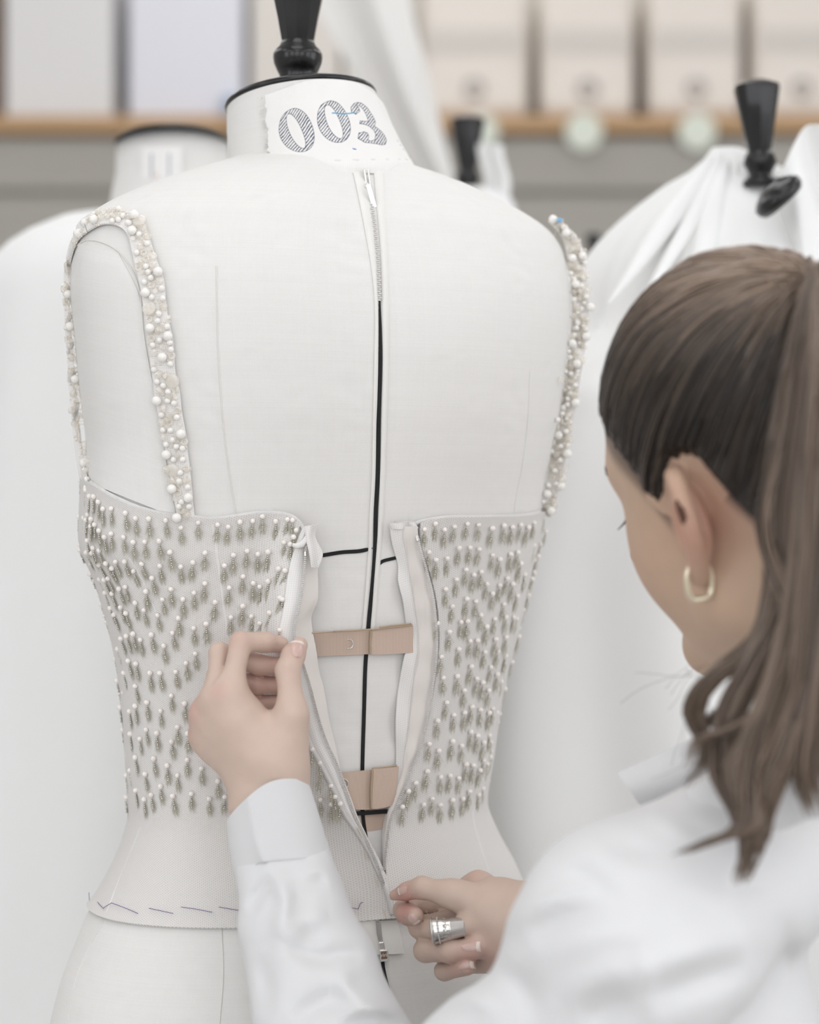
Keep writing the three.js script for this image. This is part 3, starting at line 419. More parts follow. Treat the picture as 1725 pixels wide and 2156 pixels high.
// princess seams and the armhole plate
const seam = (name, pts, r, off = 0.0001, mat = M.cottonPlain) => part(name, tube(poly(pts, pts.length * 10).map(([x, y]) => onBody(x, y, off).p), r, 6), mat, form);
seam('princess_seam', [[456, 560], [458, 700], [464, 820], [474, 930], [488, 1030], [500, 1100]], 0.0006); seam('princess_seam', [[1116, 780], [1112, 880], [1100, 980], [1085, 1060], [1080, 1110]], 0.0005);
seam('princess_seam', [[466, 1945], [470, 2050], [462, 2160]], 0.0005); seam('princess_seam', [[222, 1935], [190, 1990], [160, 2060], [140, 2160]], 0.0005);
seam('armhole_seam', [[160, 518], [182, 506], [215, 510], [250, 530], [280, 572], [296, 625], [300, 680]], 0.0007); seam('armhole_seam', [[184, 506], [172, 560], [170, 640], [178, 760], [194, 880], [214, 980], [232, 1050]], 0.0005);
part('armhole_plate', strip([[166, 512], [160, 580], [160, 680], [168, 800], [182, 920], [198, 1020]], [[250, 534], [292, 620], [306, 720], [330, 850], [350, 970], [372, 1090]], 24, 60, (s, t) => 0.0001 + 0.0012 * smooth(0, 0.12, s) * smooth(0, 0.1, 1 - s) * smooth(0, 0.06, t), 0.0006), M.cotton, form, 'white armhole plate at the side of the form');
for (let k = 0; k < 4; k++) seam('gather', [[246 + k * 10, 547 + k * 24], [258 + k * 9, 538 + k * 22], [270 + k * 7, 530 + k * 20]], 0.0009, -0.0006);
for (let k = 0; k < 6; k++) seam('gather', [[690 + k * 28, 347], [700 + k * 25, 355 + (k % 3) * 4], [712 + k * 22, 366 + (k % 2) * 8]], 0.0008, -0.0005);
// ---------------------------------------------------------------- beaded bodice
const bodice = thing('beaded_bodice', 'ivory net bodice with pearl-topped bead sprays and open zip, on the near form', 'bodice', [-0.06, 0.93, -DC]);
const EL = [[632, 1098], [618, 1140], [608, 1200], [598, 1280], [588, 1345], [598, 1420], [622, 1490], [644, 1532], [654, 1564], [679, 1611], [705, 1662], [728, 1713], [751, 1745], [778, 1788], [802, 1838], [817, 1875], [825, 1905], [829, 1925], [827, 1950], [824, 1990]];
const ER = [[882, 1090], [882, 1135], [888, 1165], [902, 1211], [913, 1257], [919, 1303], [921, 1361], [917, 1408], [911, 1455], [905, 1492], [898, 1530], [892, 1555], [882, 1584], [867, 1617], [853, 1657], [837, 1692], [822, 1727], [813, 1786], [808, 1827], [812, 1870], [818, 1930], [820, 1990]];
const elX = xOfY(EL), erX = xOfY(ER);
const liftAmt = spline1([1080, 1180, 1340, 1450, 1560, 1700, 1850, 1950], [0.006, 0.012, 0.026, 0.022, 0.014, 0.009, 0.006, 0.004]);
const liftL = (x, y) => liftAmt(y) * gauss(Math.max(0, elX(y) - x), 38);
const liftR = (x, y) => 0.004 * gauss(Math.max(0, x - erX(y)), 40) * smooth(1085, 1140, y);
const TOPL = spline1([60, 165, 195, 240, 300, 350, 405, 450, 500, 550, 600, 622, 640, 700], [1000, 1004, 1016, 1045, 1070, 1081, 1088, 1091, 1085, 1079, 1082, 1091, 1108, 1112]);
const TOPR = spline1([800, 870, 900, 940, 1000, 1060, 1110, 1135, 1160], [1104, 1103, 1094, 1088, 1087, 1086, 1083, 1077, 1076]);
const HEM = 0.9315;
// body angle at which a height shows in a pixel column, on the half that faces the camera
function angleAt(pxx, y, lo = 0.15, hi = Math.PI * 0.97) { for (let k = 0; k < 26; k++) { const m = (lo + hi) / 2; proj(T(m, y))[0] > pxx ? lo = m : hi = m; } return (lo + hi) / 2; }
function topY(th, f, front) { let lo = 1.15, hi = 1.28; if (front !== null) return front; for (let k = 0; k < 20; k++) { const m = (lo + hi) / 2, q = proj(T(th, m)); q[1] < f(q[0]) ? hi = m : lo = m; } return (lo + hi) / 2; }
function panel(side) { // -1 left, 1 right
  const nu = 150, nv = 130, edge = side < 0 ? elX : erX, top = side < 0 ? TOPL : TOPR, end = side < 0 ? Math.PI * 1.5 : -Math.PI * 0.5;
  const lift = side < 0 ? liftL : liftR, sil = side < 0 ? Math.PI * 1.12 : -0.12 - 0.15;
  const ySil = topY(sil, top, null);
  return sheet(nu, nv, (s0, t) => {
    const s = side < 0 ? 1 - s0 : s0, ss = Math.pow(s, 1.6); let th = 0, y = lerp(HEM, 1.21, t);
    for (let it = 0; it < 5; it++) { const yy = clamp(y, HEM, 1.24); const pyE = 1078 - (yy - EYE) / 1.45 * FOC; const te = angleAt(edge(pyE), yy); th = lerp(te, end, ss);
      const past = side < 0 ? smooth(sil, Math.PI * 1.4, th) : smooth(sil, -Math.PI * 0.4, th); const yt = (side < 0 ? th < sil : th > sil) ? topY(th, top, null) : lerp(ySil, ySil + 0.02, past); y = lerp(HEM, yt, t); }
    const b = T(th, y), n = TN(th, y); let p = b.clone().addScaledVector(n, 0.0028); const q = proj(p);
    if (side < 0 ? th < Math.PI : th > 0) { const l = lift(q[0], q[1]); if (l > 1e-5) { const d = -p.z, k = Math.min(0.03, l / Math.max(0.5, n.z)); p = P(q[0], q[1], d - k); } }
    const edgeRoll = 0.0012 * gauss(1 - t, 0.012) + 0.001 * gauss(t, 0.01); p.addScaledVector(n, edgeRoll);
    const r = sliceAt(y); return { p, uv: [(th - Math.PI / 2) * (r.a + r.bb) * 0.54, y] };
  }, 0.0018);
}
part('bodice_panel', panel(-1), M.net, bodice);
part('bodice_panel', panel(1), M.net, bodice);
// rolled top edges
const bSeam = (name, pts, r, off, mat, flat) => part(name, tube(poly(pts, pts.length * 9).map(([x, y]) => onBody(x, y, off + liftL(x, y) * (x < 700)).p), r, 7), mat, bodice);
M.edge = std({ color: '#efedea', roughness: 0.9, bumpMap: rep(weaveBump, 40, 10), bumpScale: 0.0002 });
bSeam('top_binding', [[192, 1015], [215, 1032], [240, 1046], [300, 1071], [350, 1082], [405, 1089], [450, 1092], [500, 1086], [550, 1080], [600, 1083], [620, 1091], [633, 1104], [641, 1122], [638, 1140]], 0.0017, 0.0022, M.edge);
bSeam('top_binding', [[868, 1108], [880, 1100], [900, 1095], [940, 1089], [1000, 1088], [1060, 1087], [1110, 1084], [1136, 1079]], 0.0015, 0.0022, M.edge);
for (const pts of [[[447, 1092], [455, 1150], [463, 1210], [474, 1290], [480, 1330]], [[300, 1740], [280, 1790], [255, 1850], [225, 1925]]]) bSeam('boning_channel', pts, 0.0016, 0.0016, M.netPlain);
for (const pts of [[[258, 1150], [300, 1220], [330, 1290]], [[1116, 1120], [1095, 1230], [1078, 1330], [1062, 1420], [1048, 1510], [1030, 1600], [1008, 1680], [995, 1710], [1010, 1780], [1030, 1840]], [[1100, 1100], [1082, 1190]]]) bSeam('boning_channel', pts, 0.0011, 0.002, M.netPlain);
// back opening: seam allowance, zip tapes, teeth
const lo = (x, y, k = 1) => liftAmt(y) * k;
const TL = [[646, 1130], [643, 1165], [641, 1200], [633, 1265], [622, 1310], [621, 1340], [630, 1375], [639, 1400], [654, 1448], [670, 1509], [688, 1562], [709, 1608], [721, 1643], [735, 1683], [747, 1717], [770, 1765], [795, 1822], [808, 1860]];
const RL = [[668, 1104], [661, 1125], [679, 1165], [669, 1190], [669, 1230], [668, 1262], [655, 1296], [656, 1322], [664, 1365], [672, 1420], [678, 1439], [693, 1520], [707, 1578], [716, 1622], [728, 1655], [742, 1692], [752, 1720], [774, 1766], [799, 1824], [812, 1862]];
const ELz = [[640, 1108], [626, 1140], [609, 1200], [598, 1280], [588, 1345], [598, 1420], [622, 1490], [644, 1532], [654, 1564], [679, 1611], [705, 1662], [728, 1713], [751, 1745], [778, 1788], [800, 1840], [812, 1866]];
part('seam_allowance', strip(ELz, TL, 14, 120, (s, t, x, y) => 0.0035 + lo(x, y) + 0.0018 * Math.sin(Math.PI * Math.min(1, s * 1.15)), 0.0007, 1, 1), M.netPlain, bodice);
part('zipper_tape', strip(TL, RL, 10, 120, (s, t, x, y) => 0.0035 + lo(x, y) * (1 - 0.55 * s) + 0.0015 * Math.sin(t * 40) * s, 0.0006), M.zipTape, bodice, 'left zip tape');
const FR = [[820, 1104], [823, 1130], [828, 1153], [838, 1190], [838, 1222], [848, 1264], [854, 1310], [858, 1350], [848, 1396], [838, 1454], [833, 1517], [834, 1600], [832, 1634], [826, 1667], [816, 1700], [807, 1745], [806, 1790], [806, 1830]];
const MB = [[852, 1108], [850, 1130], [854, 1153], [862, 1200], [869, 1241], [878, 1303], [882, 1361], [876, 1408], [869, 1455], [863, 1517], [853, 1584], [846, 1625], [838, 1655], [828, 1685], [818, 1712], [809, 1760], [807, 1800], [807, 1835]];
const ERz = [[878, 1108], [880, 1130], [886, 1155], [900, 1205], [912, 1252], [918, 1300], [921, 1361], [917, 1408], [911, 1455], [905, 1492], [896, 1536], [882, 1584], [867, 1617], [853, 1657], [837, 1692], [822, 1727], [813, 1786], [809, 1830]];
part('seam_allowance', strip(FR, MB, 10, 130, (s, t, x, y) => 0.002 + 0.0022 * s + 0.0014 * Math.sin(t * 34 + 1) * (1 - s), 0.0006, 1, 1), M.netPlain, bodice);
part('zipper_tape', strip(MB, ERz, 8, 130, (s, t) => 0.0046 + 0.0022 * Math.sin(Math.PI * s * 0.8) + 0.0004 * Math.sin(t * 60), 0.0006), M.zipTape, bodice, 'right zip tape');
bSeam('tape_edge', MB, 0.0005, 0.0052, M.zipTape);
function teeth(pts, off, n, w = 0.0017) { const g = [], c = poly(pts, n); c.forEach(([x, y], i) => { const a = c[Math.max(0, i - 1)], b = c[Math.min(n, i + 1)]; const q = new THREE.BoxGeometry(w, 0.00085, 0.0014); q.rotateZ(Math.atan2(-(b[1] - a[1]), b[0] - a[0]) + Math.PI / 2); q.translate(...onBody(x, y, off(x, y)).p.toArray()); g.push(q); }); return merge(g); }
part('zipper_teeth', teeth(TL, (x, y) => 0.0058 + lo(x, y) * 1.02, 190), M.steelDull, bodice).userData.kind = 'stuff';
part('zipper_teeth', teeth(ERz.slice(1), (x, y) => 0.0092, 190), M.steelDull, bodice).userData.kind = 'stuff';
{ const q = new RoundedBoxGeometry(0.0022, 0.0045, 0.0022, 2, 0.0006).rotateZ(0.25).translate(...onBody(879, 1134, 0.0075).p.toArray()); part('zipper_stop', q, M.silver, bodice); }
{ const q = new RoundedBoxGeometry(0.0018, 0.004, 0.0022, 2, 0.0006).translate(...onBody(643, 1166, 0.0075 + lo(0, 1166)).p.toArray()); part('zipper_stop', q, M.silver, bodice); }
// curled ends of the seam allowance at the top
part('curled_tape_end', tube([[616, 1147], [625, 1150], [635, 1147], [643, 1138], [648, 1126]].map(([x, y]) => onBody(x, y, 0.009 + lo(x, y)).p), (t) => 0.0012 + 0.0012 * Math.sin(Math.PI * t), 10), M.netPlain, bodice);
part('curled_tape_end', strip([[642, 1108], [645, 1130], [650, 1160], [656, 1195]], [[669, 1103], [663, 1127], [680, 1166], [671, 1195]], 10, 24, (s, t, x, y) => 0.0085 + lo(x, y) + 0.003 * Math.sin(s * 4.2 + t * 2), 0.0006), M.netPlain, bodice);
part('curled_tape_end', strip([[820, 1102], [845, 1100], [872, 1098]], [[826, 1114], [850, 1114], [882, 1112]], 5, 16, (s, t, x, y) => 0.0055 + 0.0012 * Math.sin(t * 9), 0.0006), M.netPlain, bodice);
{ const fr = []; for (let k = 0; k < 26; k++) { const x = rr(822, 878), a = onBody(x, 1102, 0.006).p; fr.push(tube([a, a.clone().add(V(rr(-0.001, 0.001), rr(0.0008, 0.0022), rr(0, 0.001)))], 0.0001, 3)); } part('frayed_edge', merge(fr), M.cottonPlain, bodice).userData.kind = 'stuff'; }
// waist stays of taupe grosgrain, with wire hooks
const stay = (A, B, off, extra = 0, ribs = 420) => part('waist_stay', strip(A, B, 6, 40, (s, t, x, y) => off + extra * Math.sin(t * Math.PI), 0.0009, 1, 420), M.grosgrain, bodice, 'taupe grosgrain waist stay');
{ // ribs run across the ribbon: the length runs along v, so the texture's u follows the length
  const turnUV = (o) => { const u = o.geometry.attributes.uv; for (let k = 0; k < u.count; k++) u.setXY(k, u.getY(k) / 420 * 62, 0.5); };
  const s1 = stay([[655, 1334], [700, 1331], [740, 1328], [783, 1326]], [[655, 1383], [700, 1381], [740, 1379], [783, 1377]], 0.003), s2 = stay([[782, 1327], [800, 1325], [830, 1322], [870, 1318]], [[781, 1378], [800, 1378], [830, 1377], [870, 1374]], 0.0046);
  const s3 = stay([[715, 1628], [740, 1625], [760, 1623], [784, 1621]], [[728, 1702], [745, 1704], [760, 1705], [781, 1704]], 0.0045), s4 = stay([[785, 1619], [800, 1618], [820, 1616], [840, 1614]], [[781, 1703], [795, 1703], [812, 1700], [832, 1694]], 0.006);
  for (const s of [s1, s2, s3, s4]) turnUV(s);
  for (const pts of [[[657, 1333], [700, 1330], [740, 1328], [783, 1325]], [[783, 1326], [800, 1324], [830, 1320], [868, 1316]], [[800, 1321], [830, 1317], [866, 1313]], [[785, 1618], [805, 1616], [836, 1612]]]) bSeam('ribbon_edge', pts, 0.0006, 0.0055, M.grosEdge);
  bSeam('ribbon_fold', [[782, 1328], [780, 1350], [780, 1377]], 0.0008, 0.0052, M.grosEdge); bSeam('ribbon_fold', [[785, 1621], [782, 1660], [782, 1702]], 0.0009, 0.0066, M.grosEdge);
  const hook = (x, y, r, parent) => { const pts = []; for (let k = -8; k <= 8; k++) { const a = k / 8 * Math.PI / 2; pts.push([x + r * Math.cos(a) * 1.0, y + r * Math.sin(a) * 1.15]); } pts.unshift([x - r * 0.35, y - r * 1.1]); pts.push([x - r * 0.5, y + r * 1.1]); return part('wire_hook', tube(pts.map(([a, b]) => onBody(a, b, 0.0062).p), 0.00055, 8), M.silver, parent, 'silver wire hook'); };
  hook(735, 1356, 8.5, s1); hook(724, 1651, 9, s3);
}
// end of the zip below the hem, hanging from its flap
part('zipper_flap', strip([[742, 1938], [743, 1970], [747, 2012]], [[836, 1938], [844, 1970], [852, 2008]], 10, 14, (s) => 0.0012 + 0.0012 * Math.sin(s * Math.PI), 0.0005), M.cottonPlain, bodice, 'pale cotton flap behind the zip end');
part('zipper_teeth', merge([teeth([[795, 1942], [797, 1965], [803, 1990]], () => 0.0042, 17, 0.0018), teeth([[800, 1944], [802, 1967], [805, 1990]], () => 0.0042, 17, 0.0018)]), M.steelDull, bodice).userData.kind = 'stuff';
{ const A = onBody(804, 1993, 0.005).p; part('zipper_neck', new RoundedBoxGeometry(0.0042, 0.0068, 0.002, 2, 0.0008).rotateZ(0.12).translate(A.x, A.y, A.z), M.silver, bodice);
  const B = onBody(809, 2012, 0.0055).p; const tx = canvasTex(128, 160, (c, w, h) => { c.fillStyle = '#cfccc8'; c.fillRect(0, 0, w, h); c.fillStyle = '#84695a'; c.fillRect(14, 14, w - 28, h - 46); c.fillStyle = '#e9e4df'; c.font = 'bold 66px sans-serif'; c.textAlign = 'center'; c.fillText('riri', w / 2, 92); });
  const pl = new RoundedBoxGeometry(0.0062, 0.0082, 0.0018, 3, 0.0006); part('zipper_slider', pl.rotateZ(0.1).translate(B.x, B.y, B.z), M.silver, bodice, 'small silver zip slider lettered riri');
  part('slider_plate', new THREE.PlaneGeometry(0.0054, 0.0074).rotateZ(0.1).translate(B.x, B.y, B.z + 0.00098), std({ map: tx, roughness: 0.35, metalness: 0.3 }), bodice); }
// basting stitches at the hem
const S8 = (l) => cut(160, 1660, 2.875, l);
for (const l of [S8([[78, 630], [82, 683]]), S8([[110, 662], [140, 700], [168, 728]]), S8([[168, 722], [215, 693]]), S8([[215, 693], [300, 725], [375, 757]]), S8([[440, 725], [588, 757]]), S8([[635, 718], [720, 730], [825, 750]]), S8([[865, 718], [985, 738], [1060, 745]]), cut(440, 1700, 2.614, [[740, 540], [765, 547], [822, 560]]), cut(440, 1700, 2.614, [[822, 560], [833, 528]]), cut(440, 1700, 2.614, [[833, 528], [848, 522]]), [[1088, 1868], [1104, 1870]]])
  part('basting_stitch', tube(poly(l, 10).map(([x, y]) => onBody(x, y, 0.0046 + liftL(x, y)).p), 0.00024, 5), M.thread, bodice, 'violet basting stitch');
for (const l of [[[753, 1742], [762, 1764]], [[765, 1790], [776, 1815]], [[788, 1838], [796, 1868]], [[806, 1912], [814, 1935]]]) part('tack_stitch', tube(poly(l, 6).map(([x, y]) => onBody(x, y, 0.0060 + liftL(x, y)).p), 0.0003, 5), M.tackThread, bodice);
for (const off of [0]) part('fold_edge', tube(poly(EL.slice(7, 18), 70).map(([x, y]) => onBody(x - 3, y, 0.004 + liftL(x, y)).p), 0.0018, 8), M.edge, bodice);

// ---------------------------------------------------------------- bead sprays
const sprayAt = [
  ...cut(150, 1000, 5.527, [[118, 70], [175, 180], [215, 250], [265, 255], [318, 318], [370, 398], [466, 392], [632, 445], [748, 508], [902, 512], [1100, 530], [1275, 615], [120, 350], [95, 490], [145, 500], [190, 465], [180, 525], [237, 515], [275, 580], [228, 600], [325, 650], [466, 685], [388, 725], [608, 725], [722, 785], [855, 780], [1022, 770], [1148, 900], [1275, 1068], [190, 765], [105, 810], [105, 875], [182, 900], [255, 850], [240, 910], [325, 880], [405, 1030], [515, 1012], [475, 1085], [622, 1008], [820, 1035], [725, 1120], [1030, 1058], [940, 1200], [1160, 1330], [235, 1035], [325, 1045], [225, 1150], [280, 1230], [330, 1215], [390, 1220], [430, 1205], [557, 1325], [630, 1302], [870, 1355], [1062, 1450], [1300, 1448], [745, 1490], [845, 1575], [345, 1360], [330, 1395], [395, 1370], [475, 1380], [352, 1505], [410, 1585], [455, 1550], [575, 1540], [500, 1625], [638, 1610], [395, 1640], [415, 1710], [465, 1775], [1005, 1635], [1248, 1668], [1180, 1840], [935, 1860], [722, 1850], [645, 1875], [805, 1920], [580, 1905], [1078, 1990], [545, 2025], [490, 1960], [475, 1850]]),
  ...cut(380, 1060, 6.635, [[245, 272], [518, 300], [665, 330], [832, 262], [1010, 248], [1145, 185], [1330, 252], [1495, 225], [1565, 235], [1618, 375], [1580, 470], [1530, 570], [1445, 545], [342, 690], [740, 725], [932, 665], [1083, 710], [1222, 680], [172, 825], [615, 870], [1365, 915], [1460, 940], [340, 1118], [875, 1020], [1015, 1115], [1105, 1165], [1222, 1088], [680, 1180], [190, 1250], [485, 1380], [870, 1435], [1385, 1320], [1420, 1340], [1240, 1530], [990, 1580], [705, 1595], [1105, 1675], [360, 1685], [185, 1745], [1385, 1770]]),
  ...cut(220, 1370, 5.826, [[1115, 40], [135, 105], [295, 125], [388, 160], [240, 275], [160, 370], [560, 275], [680, 275], [875, 262], [1000, 155], [380, 435], [195, 530], [235, 515], [522, 635], [690, 740], [820, 555], [985, 650], [380, 680], [310, 745], [195, 695], [895, 940], [1022, 1020], [510, 970], [645, 1012], [825, 1120], [255, 960], [225, 975], [320, 1020], [435, 1080], [275, 1260], [280, 1300], [380, 1310], [605, 1325], [770, 1408], [895, 1530], [1015, 1340], [1190, 1445], [320, 1470], [270, 1530], [500, 1515], [690, 1665], [575, 1770], [840, 1785], [1065, 1755], [1285, 1820], [385, 1715], [290, 1670], [325, 1840], [490, 1825], [270, 1800], [1475, 1795], [1390, 1600]]),
  ...cut(640, 1560, 3.45, [[115, 160], [120, 240], [195, 325], [120, 428], [225, 405], [195, 460], [262, 455], [60, 60]]),
  ...cut(860, 1070, 5.75, [[197, 260], [330, 190], [438, 262], [562, 225], [718, 192], [852, 205], [1018, 245], [1160, 212], [1262, 232], [1365, 205], [1455, 235], [1525, 180], [1640, 95], [1665, 280], [1598, 430], [1518, 450], [252, 535], [335, 630], [475, 610], [618, 485], [750, 480], [860, 500], [1022, 570], [1110, 620], [1240, 560], [1328, 535], [1360, 670], [1515, 545], [1520, 630], [1565, 580], [700, 745], [795, 808], [885, 775], [585, 865], [455, 985], [955, 920], [1110, 935], [1200, 850], [1265, 920], [1022, 1035], [1410, 805], [1495, 855], [1520, 775], [1430, 995], [1450, 1050], [1320, 1060], [710, 1100], [820, 1130], [535, 1190], [880, 1295], [1160, 1165], [640, 1380], [718, 1370], [360, 1395], [500, 1500], [1050, 1345], [950, 1435], [1185, 1320], [1275, 1320], [1310, 1340], [1385, 1225], [1340, 1450], [750, 1610], [840, 1605], [615, 1710], [1060, 1590], [1185, 1560], [1335, 1550], [930, 1745], [1085, 1740], [1250, 1690], [1175, 1790], [1250, 1860], [400, 1800]]),
  ...cut(820, 1400, 5.989, [[1035, 20], [1285, 30], [680, 165], [860, 145], [1105, 175], [1180, 225], [1360, 120], [1410, 210], [1440, 245], [1450, 300], [945, 325], [1255, 325], [725, 475], [1045, 530], [1150, 570], [950, 605], [815, 635], [1305, 555], [1260, 605], [1350, 605], [1385, 615], [610, 705], [1360, 715], [1335, 830], [1030, 845], [1115, 895], [1265, 890], [1195, 980], [1280, 980], [505, 1000], [800, 965], [915, 1025], [625, 1085], [1280, 1085], [1265, 1160], [1190, 1205], [1235, 1250], [970, 1255], [1060, 1270], [1145, 1330], [480, 1345], [650, 1415], [770, 1400], [880, 1430], [335, 1490], [1240, 1460], [1225, 1515], [1180, 1560], [1130, 1640], [240, 1595], [1015, 1600], [930, 1690], [545, 1690], [800, 1710], [435, 1765], [645, 1770], [165, 1790]])];
// a few shapes of spray: x across, y down the cloth is negative, z off the cloth
const pearlGeo = (() => { const g = new THREE.SphereGeometry(0.0019, 14, 10), p = g.attributes.position; for (let k = 0; k < p.count; k++) { const x = p.getX(k), y = p.getY(k), z = p.getZ(k), f = 1 + 0.05 * noise.noise(x * 900, y * 900, z * 900); p.setXYZ(k, x * f, y * f, z * f * 0.95); } g.computeVertexNormals(); return g; })();
const sprayGeo = [0, 1, 2, 3].map((v) => {
  const stem = [], n = 5 + (v % 2), len = 0; let y = -0.0026;
  for (let k = 0; k < n; k++) { const r = 0.00071 + (k === n - 1 ? 0.0001 : 0), b = new THREE.SphereGeometry(r, 7, 5); b.scale(1, 0.92, 1); b.translate(0.00015 * Math.sin(k * 2 + v), y, 0.0013 - k * 0.00009 + (k % 2) * 0.0001); stem.push(b); y -= 0.00118 + (k === 2 ? 0.0005 : 0); }
  const fr = []; const pos = [], idx = [];
  for (let k = 0; k < 60; k++) { const t = k / 59, side = k % 2 ? 1 : -1, y0 = lerp(-0.0022, -0.0085, t * rr(0.85, 1)), x0 = rr(-0.0004, 0.0004), l = rr(0.004, 0.0072) * lerp(1, 0.85, t), a = side * lerp(0.8, 0.25, t) * rr(0.75, 1.1), w = 0.00007;
    const x1 = x0 + Math.sin(a) * l * 0.8, y1 = y0 - Math.cos(a) * l, z0 = rr(0.0004, 0.0009), z1 = rr(0.0003, 0.0015), b = pos.length / 3;
    pos.push(x0 - w, y0, z0, x0 + w, y0, z0, (x0 + x1) / 2 - w, (y0 + y1) / 2, (z0 + z1) / 2 + 0.0003, (x0 + x1) / 2 + w, (y0 + y1) / 2, (z0 + z1) / 2 + 0.0003, x1 - w * 0.7, y1, z1, x1 + w * 0.7, y1, z1); idx.push(b, b + 2, b + 1, b + 1, b + 2, b + 3, b + 2, b + 4, b + 3, b + 3, b + 4, b + 5); }
  const f = new THREE.BufferGeometry(); f.setAttribute('position', new THREE.Float32BufferAttribute(pos, 3)); f.setIndex(idx); f.computeVertexNormals();
  return { stem: merge(stem), fringe: f };
});
const bodiceInv = (() => { bodice.updateWorldMatrix(true, false); return bodice.matrixWorld.clone().invert(); })();
sprayAt.forEach(([x, y], i) => {
  const h = onBody(x, y, 0.0046 + (x > 760 ? liftR(x, y) * 1.1 : liftL(x, y) * (y > 1060 ? 1 : 0))), n = h.n.clone(); if (liftL(x, y) > 0.004) n.lerp(V(0, 0, 1), 0.4).normalize();
  const down = V(0, -1, 0).addScaledVector(n, n.y).normalize(); const tilt = rr(-0.09, 0.09) + (x < 400 ? 0.08 : x > 840 ? -0.1 : 0); const side = V().crossVectors(n, down).normalize();
  const dn = down.clone().multiplyScalar(Math.cos(tilt)).addScaledVector(side, Math.sin(tilt) * 1), sd = V().crossVectors(dn.clone().multiplyScalar(-1), n).normalize();
  const m = new THREE.Matrix4().makeBasis(sd, dn.clone().multiplyScalar(-1), n); const q = new THREE.Quaternion().setFromRotationMatrix(m), v = sprayGeo[i % 4], k = rr(1.0, 1.2);
  const s = mesh('bead_spray', v.stem, M.bead, bodice); s.position.copy(h.p).applyMatrix4(bodiceInv).addScaledVector(n, -0.001); s.quaternion.copy(q); s.scale.setScalar(k);
  const pe = mesh('pearl', pearlGeo, M.smallPearl, s); pe.position.set(0, 0, 0.0012); pe.scale.setScalar(0.92); pe.rotation.set(rr(0, 6), rr(0, 6), 0);
  mesh('fringe', v.fringe, M.fringe, s);
});

// ---------------------------------------------------------------- beaded shoulder straps
const bigPearl = new THREE.SphereGeometry(0.0034, 20, 14), midPearl = new THREE.SphereGeometry(0.0022, 14, 10);
const crystalGeo = [0, 1, 2].map((v) => v === 0 ? toCreasedNormals(new THREE.CylinderGeometry(0.0016, 0.0016, 0.0052, 7), 0.4) : v === 1 ? toCreasedNormals(new THREE.OctahedronGeometry(0.0031, 1), 0.3) : new THREE.TorusGeometry(0.0019, 0.0009, 7, 14));
const discGeo = (() => { const g = new THREE.LatheGeometry([[0, -0.0008], [0.004, -0.0006], [0.005, 0], [0.0046, 0.0007], [0.003, 0.0016], [0, 0.0019]].map(([r, h]) => new THREE.Vector2(r, h)), 20); g.rotateX(Math.PI / 2); return g; })();
const tinyGeo = new THREE.SphereGeometry(0.0007, 6, 5);
function beadOn(strap, name, geo, mat, x, y, off, turn) {
  strap.updateWorldMatrix(true, false); const h = onBody(x, y, off), m = mesh(name, geo, mat, strap); m.position.copy(strap.worldToLocal(h.p.clone()));
  const n = h.n; m.quaternion.setFromUnitVectors(V(0, 0, 1), n); if (turn) m.rotateZ(rr(0, 6)).rotateX(rr(-0.5, 0.5)); return m;
}
const STL_A = [[186, 1012], [176, 960], [166, 880], [157, 780], [149, 680], [146, 600], [151, 545], [166, 506], [190, 486], [215, 474], [240, 474], [258, 482], [270, 496], [276, 515], [284, 552], [295, 596], [302, 640], [310, 702], [318, 764], [323, 800], [328, 840], [335, 875], [344, 928], [356, 973], [360, 1017], [369, 1062], [374, 1090]];
const STL_B = [[168, 1012], [160, 960], [151, 880], [143, 780], [137, 680], [134, 600], [140, 540], [153, 498], [172, 468], [200, 448], [232, 440], [268, 446], [298, 462], [312, 492], [329, 543], [345, 587], [350, 631], [354, 667], [364, 711], [371, 790], [379, 824], [384, 869], [392, 914], [396, 951], [401, 988], [405, 1032], [410, 1088]];
const STR_A = [[1154, 466], [1183, 500], [1197, 560], [1204, 640], [1200, 720], [1190, 800], [1177, 880], [1164, 940], [1150, 1020], [1140, 1082]], STR_B = [[1180, 462], [1222, 510], [1234, 560], [1240, 640], [1234, 720], [1222, 800], [1208, 880], [1196, 940], [1180, 1020], [1160, 1090]];
const strapL = part('shoulder_strap', strip(STL_A, STL_B, 6, 150, 0.0022, 0.0016), M.netPlain, bodice, 'left shoulder strap crusted with pearls and clear beads');
const strapR = part('shoulder_strap', strip(STR_A, STR_B, 6, 90, 0.001, 0.001), M.netPlain, bodice, 'right shoulder strap crusted with pearls and clear beads');
const F6 = (l) => cut(240, 420, 5.672, l), G7 = (l) => cut(280, 780, 6.736, l), C2 = (l) => cut(100, 420, 3.08, l), H3 = (l) => cut(1040, 420, 3.081, l);
const strapBeads = (strap, big, disc, mid, cry) => {
  for (const [x, y] of big) beadOn(strap, 'pearl', bigPearl, M.pearl, x, y, 0.0062, true);
  for (const [x, y] of disc) beadOn(strap, 'sequin_disc', discGeo, M.crystal, x, y, 0.0058, false).rotateX(rr(-0.3, 0.3));
  for (const [x, y] of mid) beadOn(strap, 'pearl', midPearl, M.pearl, x, y, 0.005, true);
  cry.forEach(([x, y], i) => beadOn(strap, 'crystal_bead', crystalGeo[i % 3], M.crystal, x, y, 0.0048, true).rotateX(i % 3 === 0 ? 1.2 : 0));
};
